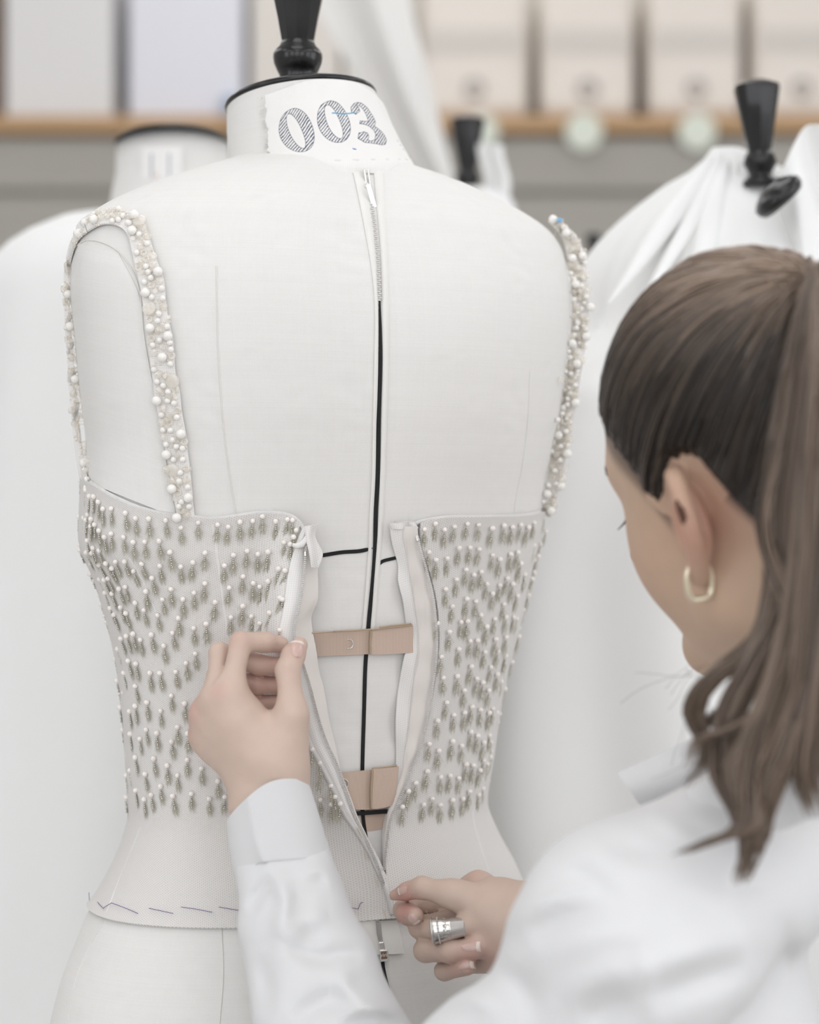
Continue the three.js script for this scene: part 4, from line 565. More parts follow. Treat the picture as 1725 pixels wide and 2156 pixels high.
strapBeads(strapL,
  [...F6([[238, 180], [215, 370], [525, 860], [372, 1112], [427, 1535], [643, 1630], [575, 1885]]), ...G7([[335, 430], [680, 900], [470, 1195], [550, 1680], [780, 1805], [620, 2090]]), ...C2([[300, 130], [243, 150], [198, 220], [130, 612], [145, 822], [180, 1165], [236, 1710]])],
  [...F6([[418, 1300], [305, 250]]), ...C2([[125, 445], [205, 1530]]), ...G7([[560, 1420], [560, 150]])],
  [...F6([[300, 415], [395, 525], [270, 635], [380, 800], [410, 868], [440, 935], [360, 985], [570, 1060], [450, 1168], [580, 1180], [535, 1365], [522, 1450], [637, 1520], [545, 1680], [462, 1740], [680, 1790], [672, 1965], [475, 2030], [665, 1710], [180, 280], [50, 110]]), ...G7([[340, 160], [430, 215], [497, 305], [490, 432], [582, 465], [400, 630], [620, 665], [425, 845], [530, 850], [565, 985], [470, 1050], [615, 1080], [700, 1105], [575, 1265], [705, 1265], [670, 1450], [655, 1570], [775, 1655], [690, 1865], [650, 1930], [795, 1930]]), ...C2([[520, 150], [490, 105], [460, 130], [420, 140], [185, 1105], [255, 1815], [250, 1870]])],
  [...F6([[240, 470], [310, 560], [355, 635], [440, 600], [470, 680], [385, 710], [290, 750], [465, 770], [295, 815], [340, 880], [540, 970], [450, 1020], [505, 1100], [590, 1280], [420, 1430], [650, 1430], [530, 1560], [450, 1660], [590, 1775], [470, 1830], [690, 1870], [480, 1960], [530, 2090], [670, 2130], [380, 380], [400, 440], [300, 300], [250, 240], [345, 330], [130, 180], [90, 150], [60, 200], [20, 150]]), ...G7([[480, 90], [370, 280], [600, 270], [610, 380], [430, 540], [640, 560], [500, 630], [410, 740], [520, 730], [650, 760], [430, 940], [730, 1010], [630, 1200], [470, 1400], [760, 1390], [770, 1560], [540, 1560], [640, 1730], [590, 1820], [740, 2000], [690, 1990]]), ...C2([[330, 90], [360, 80], [400, 70], [440, 75], [350, 115], [390, 110], [430, 105], [300, 105], [320, 150], [270, 135], [140, 565], [140, 665], [155, 720], [155, 770], [170, 870], [160, 915], [165, 985], [180, 1045], [190, 1110], [190, 1215], [205, 1260], [200, 1305], [220, 1345], [215, 1400], [225, 1450], [240, 1590], [240, 1640], [255, 1690], [250, 1760], [172, 295], [180, 270]])]);
strapBeads(strapR, H3([[385, 128], [575, 365], [628, 698], [510, 935], [540, 1065], [600, 890], [470, 215], [530, 550], [530, 1320], [418, 1530], [478, 1650], [435, 1860], [345, 1910], [370, 2020], [510, 380]]), H3([[610, 790], [465, 1745], [510, 265], [465, 1175], [560, 610]]),
  H3([[520, 650], [485, 985], [495, 1025], [545, 800], [520, 880], [465, 1115], [480, 1330], [450, 1350], [415, 1430], [530, 1205], [375, 1635], [435, 1600], [470, 1505], [355, 1855], [320, 1960], [570, 710], [590, 410], [600, 630], [500, 480], [570, 560], [395, 1760], [430, 1690], [445, 1390], [500, 1130], [450, 180]]),
  H3([[420, 165], [460, 185], [480, 250], [545, 270], [510, 320], [560, 320], [500, 420], [540, 440], [580, 450], [520, 500], [570, 500], [545, 590], [590, 550], [610, 590], [520, 610], [530, 700], [520, 760], [570, 760], [530, 840], [590, 840], [560, 900], [590, 950], [540, 990], [470, 1080], [570, 1050], [500, 1060], [440, 1170], [500, 1180], [520, 1160], [450, 1250], [490, 1250], [520, 1270], [440, 1300], [500, 1290], [480, 1400], [420, 1480], [450, 1450], [490, 1560], [390, 1580], [460, 1590], [410, 1650], [360, 1700], [420, 1700], [370, 1730], [430, 1780], [380, 1800], [450, 1810], [400, 1920], [340, 1990], [380, 1960], [330, 2030]]));
{ const a = poly(STR_A, 200), b = poly(STR_B, 200); for (let k = 0; k < 95; k++) { const j = Math.floor(rnd() * 201), s = rr(0.08, 1.0), x = lerp(a[j][0], b[j][0], s), y = lerp(a[j][1], b[j][1], s); if (k % 3 === 0) beadOn(strapR, 'pearl', midPearl, M.pearl, x, y, rr(0.003, 0.006), true).scale.setScalar(rr(0.65, 0.95)); else beadOn(strapR, 'crystal_bead', crystalGeo[k % 2], M.crystal, x, y, rr(0.003, 0.0055), true); } }
{ const a = poly(STL_A, 300), b = poly(STL_B, 300); for (let k = 0; k < 60; k++) { const j = 20 + Math.floor(rnd() * 280), s = rr(0.1, 0.9), x = lerp(a[j][0], b[j][0], s), y = lerp(a[j][1], b[j][1], s); beadOn(strapL, 'crystal_bead', crystalGeo[k % 2], M.crystal, x, y, rr(0.003, 0.0045), true); } }
// tiny silver spacers between the strap beads
for (const [strap, A, B, n] of [[strapL, STL_A, STL_B, 420], [strapR, STR_A, STR_B, 200]]) { const a = poly(A, 200), b = poly(B, 200), g = []; for (let k = 0; k < n; k++) { const j = Math.floor(rnd() * 201), s = rr(0.05, 0.95), q = onBody(lerp(a[j][0], b[j][0], s), lerp(a[j][1], b[j][1], s), rr(0.0028, 0.0042)).p; g.push(tinyGeo.clone().translate(q.x, q.y, q.z)); } part('seed_beads', merge(g), std({ color: '#efe6d8', metalness: 0.15, roughness: 0.3 }), strap).userData.kind = 'stuff'; }
// pins
{ const a = onBody(1179, 464, 0.009).p; const t = thing('dressmaking_pin', 'pin with a small blue round head stuck in the right shoulder strap', 'pin', a.toArray()); part('pin_head', new THREE.SphereGeometry(0.0019, 14, 10).translate(a.x, a.y, a.z), phy({ color: '#79b7e6', roughness: 0.25 }), t); part('pin_shaft', tube([a, V(a.x - 0.004, a.y - 0.012, a.z - 0.006)], 0.0003, 6), M.silver, t); }
{ const a = onBody(178, 471, 0.011).p, b = onBody(184, 489, 0.006).p; tag(mesh('dressmaking_pin', tube([a, b], 0.00035, 6), M.silver), 'thin plain steel pin stuck in the top of the left shoulder strap', 'pin'); }
// ---------------------------------------------------------------- the seamstress
const person = thing('person', 'woman with brown ponytail in a white shirt, closing the back of the bodice', 'person', [P(1500, 0, 1.25).x, 0, -1.25]);
const pxr = (r, d) => r / FOC * d;
// chain of tapered bones given as [px, py, depth, radius in pixels]
function chain(list, k) { const b = []; for (let i = 0; i + 1 < list.length; i++) { const [x, y, d, r] = list[i], [X, Y, D, R] = list[i + 1]; b.push(cone(P(x, y, d), P(X, Y, D), pxr(r, d), pxr(R, D))); } return (x, y, z) => { let v = b[0](x, y, z); for (let i = 1; i < b.length; i++) v = smin(v, b[i](x, y, z), k); return v; }; }
const union = (fs, k) => (x, y, z) => { let v = 1e9; for (const f of fs) v = smin(v, f(x, y, z), k); return v; };
const ball = (x, y, d, r) => { const c = P(x, y, d), R = pxr(r, d); return (X, Y, Z) => Math.hypot(X - c.x, Y - c.y, Z - c.z) - R; };
function handSDF(palm, fingers) { const p = union(palm, 0.016); return (x, y, z) => { const q = p(x, y, z); let v = q, f = 1e9; for (const g of fingers) f = smin(f, g(x, y, z), 0.0012); return smin(q, f, 0.011); }; }
function boxOf(list, pad) { const lo = V(1e9, 1e9, 1e9), hi = V(-1e9, -1e9, -1e9); for (const c of list) for (const [x, y, d, r] of c) { const q = P(x, y, d), R = pxr(r, d) + pad; lo.min(V(q.x - R, q.y - R, q.z - R)); hi.max(V(q.x + R, q.y + R, q.z + R)); } return [lo, hi]; }
const SKIN = [0.64, 0.49, 0.405];
function skinColor(base, reds) { const rs = reds.map(([x, y, d, r, k]) => [P(x, y, d), pxr(r, d), k ?? 1]); return (x, y, z) => { let red = 0; for (const [c, r, k] of rs) red += k * gauss(Math.hypot(x - c.x, y - c.y, z - c.z), r); red = clamp(red, 0, 1.2); const n = 0.03 * noise.noise(x * 90, y * 90, z * 90) + 0.015 * noise.noise(x * 260, y * 260, z * 260); return [base[0] * (1 + n) * (1 - 0.04 * red), base[1] * (1 + n) * (1 - 0.26 * red), base[2] * (1 + n) * (1 - 0.24 * red)]; }; }
// left hand, holding the edge of the bodice
const LH = {
  palm: [[[596, 1700, 1.385, 50], [578, 1640, 1.386, 36], [487, 1462, 1.383, 23]], [[486, 1478, 1.39, 26], [434, 1540, 1.402, 21]], [[500, 1510, 1.39, 30], [450, 1570, 1.402, 26]], [[562, 1690, 1.388, 52], [556, 1640, 1.388, 36], [455, 1472, 1.384, 23]], [[545, 1690, 1.392, 50], [536, 1645, 1.392, 34], [430, 1503, 1.394, 22]], [[540, 1690, 1.395, 46], [524, 1650, 1.398, 30], [430, 1548, 1.406, 18]], [[604, 1690, 1.383, 46], [606, 1615, 1.382, 36], [617, 1505, 1.378, 27]], [[560, 1570, 1.386, 46], [520, 1520, 1.386, 34]], [[585, 1600, 1.384, 44], [600, 1560, 1.384, 34]], [[594, 1800, 1.389, 46], [572, 1700, 1.387, 52]]],
  fingers: [[[485, 1458, 1.382, 24], [507, 1353, 1.393, 22.5], [558, 1352, 1.406, 21], [590, 1357, 1.415, 18]], [[455, 1472, 1.389, 23], [462, 1374, 1.402, 21], [545, 1400, 1.415, 21], [604, 1404, 1.42, 18]], [[430, 1502, 1.398, 22], [456, 1420, 1.418, 19], [540, 1441, 1.422, 20], [604, 1443, 1.425, 17]], [[432, 1548, 1.409, 18], [462, 1490, 1.43, 16], [540, 1480, 1.428, 17], [600, 1476, 1.428, 14]], [[617, 1505, 1.378, 27], [606, 1412, 1.388, 25.5], [618, 1380, 1.395, 24], [631, 1358, 1.402, 18]]] };
const RH = {
  palm: [[[1210, 1965, 1.375, 62], [1115, 1925, 1.40, 52], [1060, 1898, 1.418, 40], [1008, 1866, 1.436, 27]], [[1115, 1925, 1.40, 52], [1040, 1908, 1.408, 40], [958, 1884, 1.412, 26]], [[1110, 1935, 1.40, 50], [1012, 1945, 1.42, 32]], [[1110, 1950, 1.40, 48], [1030, 1990, 1.422, 30]], [[1110, 1960, 1.40, 46], [1050, 2020, 1.415, 28], [1020, 2015, 1.425, 24]], [[1040, 1935, 1.405, 38], [1065, 1985, 1.405, 36]]],
  fingers: [[[1008, 1866, 1.436, 26], [930, 1900, 1.444, 27], [850, 1916, 1.44, 21], [858, 1924, 1.428, 22], [874, 1928, 1.416, 19]], [[1014, 1925, 1.432, 25], [884, 1952, 1.428, 23], [930, 1958, 1.408, 20], [982, 1951, 1.402, 14]], [[1018, 1975, 1.43, 25], [896, 2001, 1.422, 24], [950, 2003, 1.404, 24], [998, 1999, 1.396, 20]], [[1022, 2015, 1.43, 22], [936, 2044, 1.422, 20], [985, 2036, 1.398, 18]], [[958, 1884, 1.412, 26], [888, 1869, 1.42, 23], [858, 1876, 1.425, 18], [831, 1885, 1.43, 12]]] };
const mk = (H) => handSDF(H.palm.map((c) => chain(c, 0.008)), H.fingers.map((c) => chain(c, 0.0035)));
const lhF = mk(LH), rhF = mk(RH);
const bodyGeo = [];
{ const [lo, hi] = boxOf([...LH.palm.slice(0, 9), ...LH.fingers], 0.012); bodyGeo.push(surfaceNets(lhF, lo, hi, 0.0019, skinColor(SKIN, [[415, 1495, 1.39, 26, 0.9], [455, 1450, 1.37, 22, 0.7], [500, 1348, 1.39, 26, 0.5], [600, 1405, 1.37, 26, 0.4], [625, 1360, 1.39, 26, 0.7], [560, 1350, 1.42, 40, 0.6], [560, 1420, 1.43, 70, 1.0], [412, 1545, 1.40, 24, 0.6]]))); }
{ const [lo, hi] = boxOf([...RH.palm, ...RH.fingers], 0.014); bodyGeo.push(surfaceNets(rhF, lo, hi, 0.0019, skinColor(SKIN, [[888, 1862, 1.40, 26, 0.7], [850, 1880, 1.42, 26, 0.9], [850, 1920, 1.42, 36, 1.1], [1000, 1845, 1.43, 26, 0.4], [890, 2000, 1.40, 24, 0.5], [940, 2050, 1.40, 30, 0.7], [985, 2020, 1.39, 36, 0.6], [1035, 2010, 1.40, 60, 0.5]]))); }
// head: built upright facing +z, then turned
const HB = 46.9 * Math.PI / 180, HD = 15.7 * Math.PI / 180, HR = 5.7 * Math.PI / 180, HT = 17 * Math.PI / 180, HS = 0.954;
const headM = new THREE.Matrix4().makeRotationZ(HR).multiply(new THREE.Matrix4().makeRotationX(HT)).multiply(new THREE.Matrix4().makeBasis(V(-Math.sin(HB), 0, Math.cos(HB)), V(0, 1, 0), V(-Math.cos(HB), 0, -Math.sin(HB)))).multiply(new THREE.Matrix4().makeRotationX(HD)).multiply(new THREE.Matrix4().makeScale(HS, HS, HS));
headM.setPosition(P(1587, 1036, 1.28));
const headInv = headM.clone().invert();
const H = (x, y, z) => V(x, y, z).applyMatrix4(headM);
const cran = union([ell(V(0, 0.038, -0.014), V(0.074, 0.094, 0.096)), ell(V(0, 0.055, 0.024), V(0.062, 0.06, 0.055))], 0.03);
const earPts = new THREE.CatmullRomCurve3([[0.068, 0.013, 0.004], [0.073, 0.026, -0.002], [0.081, 0.032, -0.010], [0.089, 0.029, -0.018], [0.094, 0.018, -0.023], [0.094, 0.004, -0.024], [0.090, -0.010, -0.020], [0.084, -0.022, -0.013], [0.078, -0.031, -0.006], [0.073, -0.036, -0.001]].map((p) => V(...p))).getPoints(22).map((p) => p.toArray());
function headSDF(X, y, z) {
  const x = Math.abs(X); // the face is symmetrical
  let v = cran(x, y, z);
  v = smin(v, face1(x, y, z), 0.03); v = smin(v, jaw(x, y, z), 0.03); v = smin(v, cheek(x, y, z), 0.03); v = smin(v, chinB(x, y, z), 0.02); v = smin(v, brow(x, y, z), 0.02);
  v = -smin(-v, socket(x, y, z), 0.014); v = smin(v, lidB(x, y, z), 0.004); v = smin(v, nose(x, y, z), 0.012); v = smin(v, nostril(x, y, z), 0.006); v = smin(v, lips(x, y, z), 0.008); v = smin(v, lipLow(x, y, z), 0.005);
  v = smin(v, neckB(x, y, z), 0.03); let e = earIn(x, y, z); for (const b of earB) e = smin(e, b(x, y, z), 0.004); e = -smin(-e, concha(x, y, z), 0.004); v = smin(v, e, 0.005);
  return v;
}
const face1 = ell(V(0, -0.014, 0.022), V(0.055, 0.088, 0.060)), jaw = cone(V(0.046, -0.058, 0.002), V(0.008, -0.096, 0.058), 0.024, 0.019), cheek = ell(V(0.033, -0.028, 0.049), V(0.023, 0.034, 0.027)), chinB = ell(V(0, -0.101, 0.068), V(0.02, 0.015, 0.015)), brow = cone(V(0.006, 0.030, 0.078), V(0.034, 0.034, 0.067), 0.010, 0.011);
const socketE = ell(V(0.034, 0.010, 0.094), V(0.017, 0.013, 0.018)); const socket = (x, y, z) => -socketE(x, y, z) * -1 === 0 ? 0 : socketE(x, y, z); const lidB = ell(V(0.029, 0.012, 0.069), V(0.014, 0.012, 0.012)), nose = cone(V(0, 0.024, 0.086), V(0, -0.03, 0.107), 0.007, 0.0105), nostril = ell(V(0.009, -0.036, 0.098), V(0.008, 0.007, 0.01)), lips = cone(V(0, -0.06, 0.091), V(0.02, -0.063, 0.080), 0.0065, 0.003), lipLow = cone(V(0, -0.071, 0.089), V(0.016, -0.069, 0.081), 0.0075, 0.003), neckB = cone(V(0, -0.05, -0.032), V(0, -0.2, -0.07), 0.052, 0.058);
const earIn = ell(V(0.079, 0.0, -0.011), V(0.009, 0.027, 0.013)), earB = earPts.slice(1).map((p, i) => cone(V(...earPts[i]), V(...p), 0.0051, i > 15 ? 0.0058 : 0.0051)), concha = ell(V(0.096, 0.002, -0.006), V(0.013, 0.017, 0.010));
const hbSpline = spline1([-0.13, -0.1, -0.075, -0.055, -0.038, -0.025, -0.008, 0.006, 0.016, 0.026, 0.04, 0.056, 0.072, 0.088, 0.105], [-0.085, -0.078, -0.062, -0.03, 0.012, 0.034, 0.037, 0.018, 0.008, 0.026, 0.043, 0.056, 0.070, 0.086, 0.11]);
const FACE = [0.57, 0.40, 0.285];
{ const g = surfaceNets(headSDF, V(-0.1, -0.2, -0.13), V(0.1, 0.14, 0.13), 0.0026, (x, y, z) => {
    const n = 0.03 * noise.noise(x * 80, y * 80, z * 80); let c = FACE.map((q) => q * (1 + n)); const red = clamp(gauss(Math.hypot(x - 0.084, y - 0.0, z + 0.016), 0.03) * 1.1 + gauss(Math.hypot(x - 0.04, y + 0.025, z - 0.06), 0.03) * 0.2, 0, 1); c = [c[0] * (1 - 0.02 * red), c[1] * (1 - 0.22 * red), c[2] * (1 - 0.2 * red)];
    const sh = 0.8 * smooth(-0.02, 0.002, y - hbSpline(z)) * (z < 0.1 ? 1 : 0) * (Math.hypot(x - 0.084, y, z + 0.014) < 0.048 && Math.abs(x) > 0.069 ? 0 : 1); c = [lerp(c[0], 0.07, sh), lerp(c[1], 0.05, sh), lerp(c[2], 0.04, sh)];
    const lip = gauss(Math.hypot(x * 0.7, y + 0.066, (z - 0.088) * 1.2), 0.013); c = [c[0] * (1 - 0.1 * lip), c[1] * (1 - 0.4 * lip), c[2] * (1 - 0.35 * lip)]; return c; });
  g.applyMatrix4(headM); bodyGeo.push(g); }
const body = part('body', merge(bodyGeo), M.skin, person);
// nails on a hand's surface
function nailOn(f, x, y, d0, ang, w, h, tip) {
  let d = d0 - 0.03; for (let k = 0; k < 200; k++) { const q = P(x, y, d), v = f(q.x, q.y, q.z); if (v < 0.0001) break; d += Math.max(0.0003, v * 0.6); }
  const q = P(x, y, d), e = 0.0015, n = V(f(q.x + e, q.y, q.z) - f(q.x - e, q.y, q.z), f(q.x, q.y + e, q.z) - f(q.x, q.y - e, q.z), f(q.x, q.y, q.z + e) - f(q.x, q.y, q.z - e)).normalize();
  const up = V(Math.cos(ang), Math.sin(ang), 0).addScaledVector(n, -n.dot(V(Math.cos(ang), Math.sin(ang), 0))).normalize(), sd = V().crossVectors(up, n);
  const W = pxr(w, d), Hh = pxr(h, d); const surf = (u, v, lift) => { const a = u * W / 2, b = v * Hh / 2, p = q.clone().addScaledVector(sd, a).addScaledVector(up, b).addScaledVector(n, 0.004); for (let k = 0; k < 12; k++) { const t = f(p.x, p.y, p.z) - lift; if (Math.abs(t) < 5e-5) break; p.addScaledVector(n, -t); } return p; };
  const shape = (lo, hi) => grid(10, 12, (s, t) => { const v = lerp(lo, hi, t), round = v < 0 ? Math.sqrt(Math.max(0.02, 1 - Math.pow(-v, 2.6))) : 1 - 0.12 * v * v; return surf((s * 2 - 1) * round, v, 0.0006 - 0.0004 * Math.pow(s * 2 - 1, 4)); });
  part('fingernail', shape(-1, tip ? 0.72 : 1), M.nail, person); if (tip) part('fingernail_tip', shape(0.7, 1.06), M.nailTip, person);
}
nailOn(lhF, 628, 1364, 1.40, 1.25, 30, 44, true);
nailOn(rhF, 848, 1874, 1.42, Math.PI * 1.06, 17, 24, true); nailOn(rhF, 868, 1936, 1.415, -0.9, 22, 26, true); nailOn(rhF, 990, 1992, 1.40, -0.08, 22, 40, true); nailOn(rhF, 978, 2032, 1.40, 0.12, 18, 34, true);
// eye lashes and brow
{ const lash = []; for (let k = 0; k < 16; k++) { const t = k / 15, a = H(lerp(0.018, 0.039, t), 0.006 + 0.002 * Math.sin(t * 3), lerp(0.0825, 0.0735, t)), b = H(lerp(0.018, 0.045, t), -0.001 - 0.002 * t, lerp(0.093, 0.083, t)); lash.push(tube([a, V().lerpVectors(a, b, 0.5).add(V(0, -0.0015, 0)), b], (s) => 0.0009 * (1 - 0.7 * s), 4)); }
  lash.push(tube([0, 0.25, 0.5, 0.75, 1].map((t) => H(lerp(0.016, 0.041, t), 0.007 + 0.003 * Math.sin(t * 3.1), lerp(0.0822, 0.072, t))), 0.0009, 5));
  part('eyelash', merge(lash), M.lash, person);
  const br = []; for (let k = 0; k < 40; k++) { const t = rnd(), x = lerp(0.012, 0.046, t), y = 0.034 + 0.006 * Math.sin(t * 2.4) + rr(-0.002, 0.002), q = V(x, y, 0.11); for (let j = 0; j < 30; j++) { const d = headSDF(q.x, q.y, q.z); q.z -= d * 0.8; if (d < 0.0004) break; } br.push(tube([H(q.x, q.y, q.z), H(q.x + 0.005, q.y + 0.0015 - 0.003 * t, q.z - 0.0015 - 0.0035 * t)], 0.0006, 4)); }
  part('eyebrow', merge(br), std({ color: '#4a3a31', roughness: 0.8 }), person); }
// ---- hair
const hairThick = (x, y, z) => lerp(-0.006, (0.008 + 0.014 * smooth(0.04, 0.13, y)) * (1 - 0.85 * smooth(-0.02, 0.075, z)), smooth(-0.002, 0.018, y - hbSpline(z)));
const capSDF = (x, y, z) => Math.min(cran(x, y, z), nape(x, y, z)) - hairThick(x, y, z); const nape = cone(V(0, -0.02, -0.04), V(0, -0.09, -0.055), 0.056, 0.05);
const HC = V(0, 0.03, -0.014);
function capRay(dir, extra = 0) { let r = 0.05; for (let k = 0; k < 40; k++) { const q = HC.clone().addScaledVector(dir, r), v = capSDF(q.x, q.y, q.z); r -= 0; if (v > -1e-5) break; r += Math.max(0.0006, -v * 0.7); } return HC.clone().addScaledVector(dir, r + extra); }
let tieDir = V(0, 0.7, -0.6).normalize(); { let best = 1e9; for (let k = 0; k < 3000; k++) { const d = V(rr(-0.25, 0.25), rr(0.2, 1), rr(-1, 0)).normalize(), q = proj(capRay(d, 0.008).applyMatrix4(headM)), e = Math.hypot(q[0] - 1712, q[1] - 566); if (e < best) { best = e; tieDir = d; } } }
const tieP = capRay(tieDir, 0.012).applyMatrix4(headM);
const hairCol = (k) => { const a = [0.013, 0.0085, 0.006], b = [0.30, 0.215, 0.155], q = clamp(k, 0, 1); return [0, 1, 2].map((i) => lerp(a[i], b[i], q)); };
{ const g = surfaceNets(capSDF, V(-0.1, -0.16, -0.14), V(0.1, 0.175, 0.13), 0.003, (x, y, z) => hairCol(0.0 + 0.5 * smooth(0.07, 0.14, y) + 0.06 * noise.noise(x * 60, y * 60, z * 60)));  // crown painted lighter, standing in for light from above
  g.applyMatrix4(headM); const strands = [];
  const dirs = []; while (dirs.length < 1900) { const d = V(rr(-1, 1), rr(-0.9, 1), rr(-1, 1)); if (d.length() > 1 || d.length() < 0.1) continue; d.normalize(); const q = capRay(d); const y0 = q.y - hbSpline(q.z); if (y0 < -0.001) continue; if (q.x < -0.03 && rnd() < 0.8) continue; dirs.push(d); }
  for (const d of dirs) { const n = 11, pts = [], lock = noise.noise(d.x * 7, d.y * 7, d.z * 7), lift = rr(0.0002, 0.003) + 0.002 * lock, T1 = rr(0.5, 1), wob = rr(-0.03, 0.03); const dd = V();
    for (let k = 0; k <= n; k++) { const t = k / n * T1, ang = d.angleTo(tieDir), s = Math.sin(ang) || 1e-6; dd.copy(d).multiplyScalar(Math.sin((1 - t) * ang) / s).addScaledVector(tieDir, Math.sin(t * ang) / s); dd.x += wob * Math.sin(t * 3.1) ; dd.normalize(); pts.push(capRay(dd, lift * Math.sin(Math.PI * clamp(t * 1.1 + 0.08, 0, 1)) + 0.0002).applyMatrix4(headM)); }
    const tone = clamp(0.02 + 0.22 * lock + rr(-0.07, 0.12) + 0.85 * smooth(0.3, 0.95, d.y), 0, 1), r0 = rr(0.0005, 0.0011); strands.push(tube(pts, (t) => r0 * (0.35 + 0.65 * Math.sin(Math.PI * clamp(t * 0.9 + 0.1, 0, 1))), 4, () => hairCol(tone))); }  // strands paler towards the crown: overhead light put into their colour
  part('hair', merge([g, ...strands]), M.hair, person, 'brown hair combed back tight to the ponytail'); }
{ // ponytail: wisps along guide lines, and the band
  const guides = [
    [[1712, 566, 0], [1690, 660, -0.02], [1655, 850, -0.03], [1632, 1050, -0.03], [1640, 1230, -0.03], [1590, 1370, -0.03], [1500, 1430, -0.03], [1462, 1500, -0.02], [1486, 1580, -0.02], [1445, 1660, -0.02]],
    [[1716, 566, 0], [1700, 700, -0.03], [1672, 900, -0.04], [1648, 1100, -0.04], [1650, 1280, -0.04], [1580, 1420, -0.04], [1540, 1500, -0.04], [1520, 1620, -0.04], [1560, 1720, -0.05], [1580, 1790, -0.05]],
    [[1722, 568, 0], [1722, 760, -0.05], [1705, 1000, -0.06], [1690, 1200, -0.06], [1660, 1380, -0.06], [1610, 1520, -0.06], [1560, 1620, -0.06], [1590, 1740, -0.07], [1580, 1800, -0.07], [1556, 1860, -0.07]],
    [[1728, 570, 0], [1745, 760, -0.05], [1735, 1000, -0.07], [1722, 1250, -0.07], [1700, 1450, -0.07], [1650, 1580, -0.07], [1610, 1680, -0.07], [1600, 1740, -0.07], [1585, 1790, -0.08]],
    [[1735, 570, 0], [1775, 800, -0.06], [1765, 1100, -0.07], [1745, 1350, -0.07], [1720, 1520, -0.07], [1700, 1640, -0.07], [1720, 1720, -0.07]],
    [[1712, 568, 0], [1684, 760, -0.02], [1640, 980, -0.035], [1622, 1120, -0.04], [1660, 1250, -0.05], [1690, 1330, -0.05], [1660, 1450, -0.05], [1560, 1530, -0.05], [1480, 1560, -0.05], [1450, 1620, -0.04]],
    [[1712, 568, 0], [1675, 850, -0.02], [1645, 1150, -0.03], [1600, 1330, -0.02], [1530, 1400, -0.01], [1475, 1470, -0.01], [1470, 1530, -0.01], [1510, 1500, -0.02], [1560, 1460, -0.03]],
    [[1720, 568, 0], [1700, 1000, -0.05], [1680, 1330, -0.05], [1620, 1480, -0.06], [1580, 1640, -0.07], [1570, 1740, -0.08], [1500, 1770, -0.08], [1420, 1800, -0.07]]];
  const count = [190, 190, 230, 220, 200, 110, 60, 60], spread = [22, 26, 30, 34, 42, 24, 18, 26], strands = [];
  guides.forEach((gd, gi) => { for (let k = 0; k < count[gi]; k++) { const a = rnd() * 6.28, r = Math.sqrt(rnd()) * spread[gi], ph = rr(0, 6), am = rr(0, 9), end = rr(0.72, 1), tone = clamp(0.42 + 0.42 * noise.noise(r * Math.cos(a) * 0.13, gi * 3.1, r * Math.sin(a) * 0.13) + rr(-0.16, 0.3), 0, 1);
      const pts = gd.map(([x, y, dz], i) => { const w = smooth(0, 2.5, i) * lerp(1, 0.55, smooth(gd.length - 4, gd.length - 1, i)) + 0.14; return P(x + r * Math.cos(a) * w + am * Math.sin(i * 1.3 + ph), y + r * 0.25 * Math.sin(a), -tieP.z + dz + r * Math.sin(a) * w * 0.0003 - 0.004); });
      const c = new THREE.CatmullRomCurve3(pts, false, 'centripetal'), q = []; for (let j = 0; j <= 34; j++) q.push(c.getPoint(j / 34 * end)); const r0 = rr(0.0005, 0.0011); strands.push(tube(q, (t) => r0 * (1 - 0.75 * smooth(0.7, 1, t)), 4, (t) => hairCol(tone + 0.08 * t))); } });
  part('ponytail', merge(strands), M.hair, person, 'long loosely waved brown ponytail');
  const fly = []; for (let k = 0; k < 22; k++) { const i = 1 + k % 2; const s = i === 0 ? H(rr(0.03, 0.055), rr(0.05, 0.08), rr(0.078, 0.088)) : i === 1 ? P(rr(1440, 1500), rr(1380, 1480), 1.25) : P(rr(1540, 1600), rr(1480, 1700), 1.22); const q = [s.clone()]; let dx = rr(-1, 0.4), dy = rr(-1, 0.2); for (let j = 0; j < 7; j++) { s.add(V(dx * (i ? 0.005 : 0.002), dy * (i ? 0.006 : 0.003), rr(-0.001, 0.001))); dx += rr(-0.35, 0.35); dy += rr(-0.3, 0.2); q.push(s.clone()); } fly.push(tube(q, 0.00013, 3, () => hairCol(0.5))); }
  part('loose_hair', merge(fly), M.hair, person).userData.kind = 'stuff';
  part('hair_band', new THREE.TorusGeometry(0.008, 0.003, 10, 30).applyQuaternion(new THREE.Quaternion().setFromUnitVectors(V(0, 0, 1), tieDir.clone().transformDirection(headM))).translate(tieP.x + 0.014, tieP.y, tieP.z), std({ color: '#4a3b32', roughness: 0.8 }), person); }
// earring: a small paper-clip shaped hoop through the lobe
{ const pts = [], c = H(0.0785, -0.0375, -0.004), w = 0.0082, h = 0.0103; for (let k = 0; k < 48; k++) { const a = k / 48 * 2 * Math.PI, cs = Math.cos(a), sn = Math.sin(a); pts.push(V(sgnpow(cs, 0.55) * w, sgnpow(sn, 0.75) * h, 0)); } pts.push(pts[0].clone(), pts[1].clone());
  const g = tube(pts.map((p) => p.applyEuler(new THREE.Euler(0.1, 0.35, 0.1)).add(c)), 0.00175, 10); const o = mesh('earring', g, M.gold); tag(o, 'small pale gold oblong hoop earring in the woman\'s ear', 'earring'); }
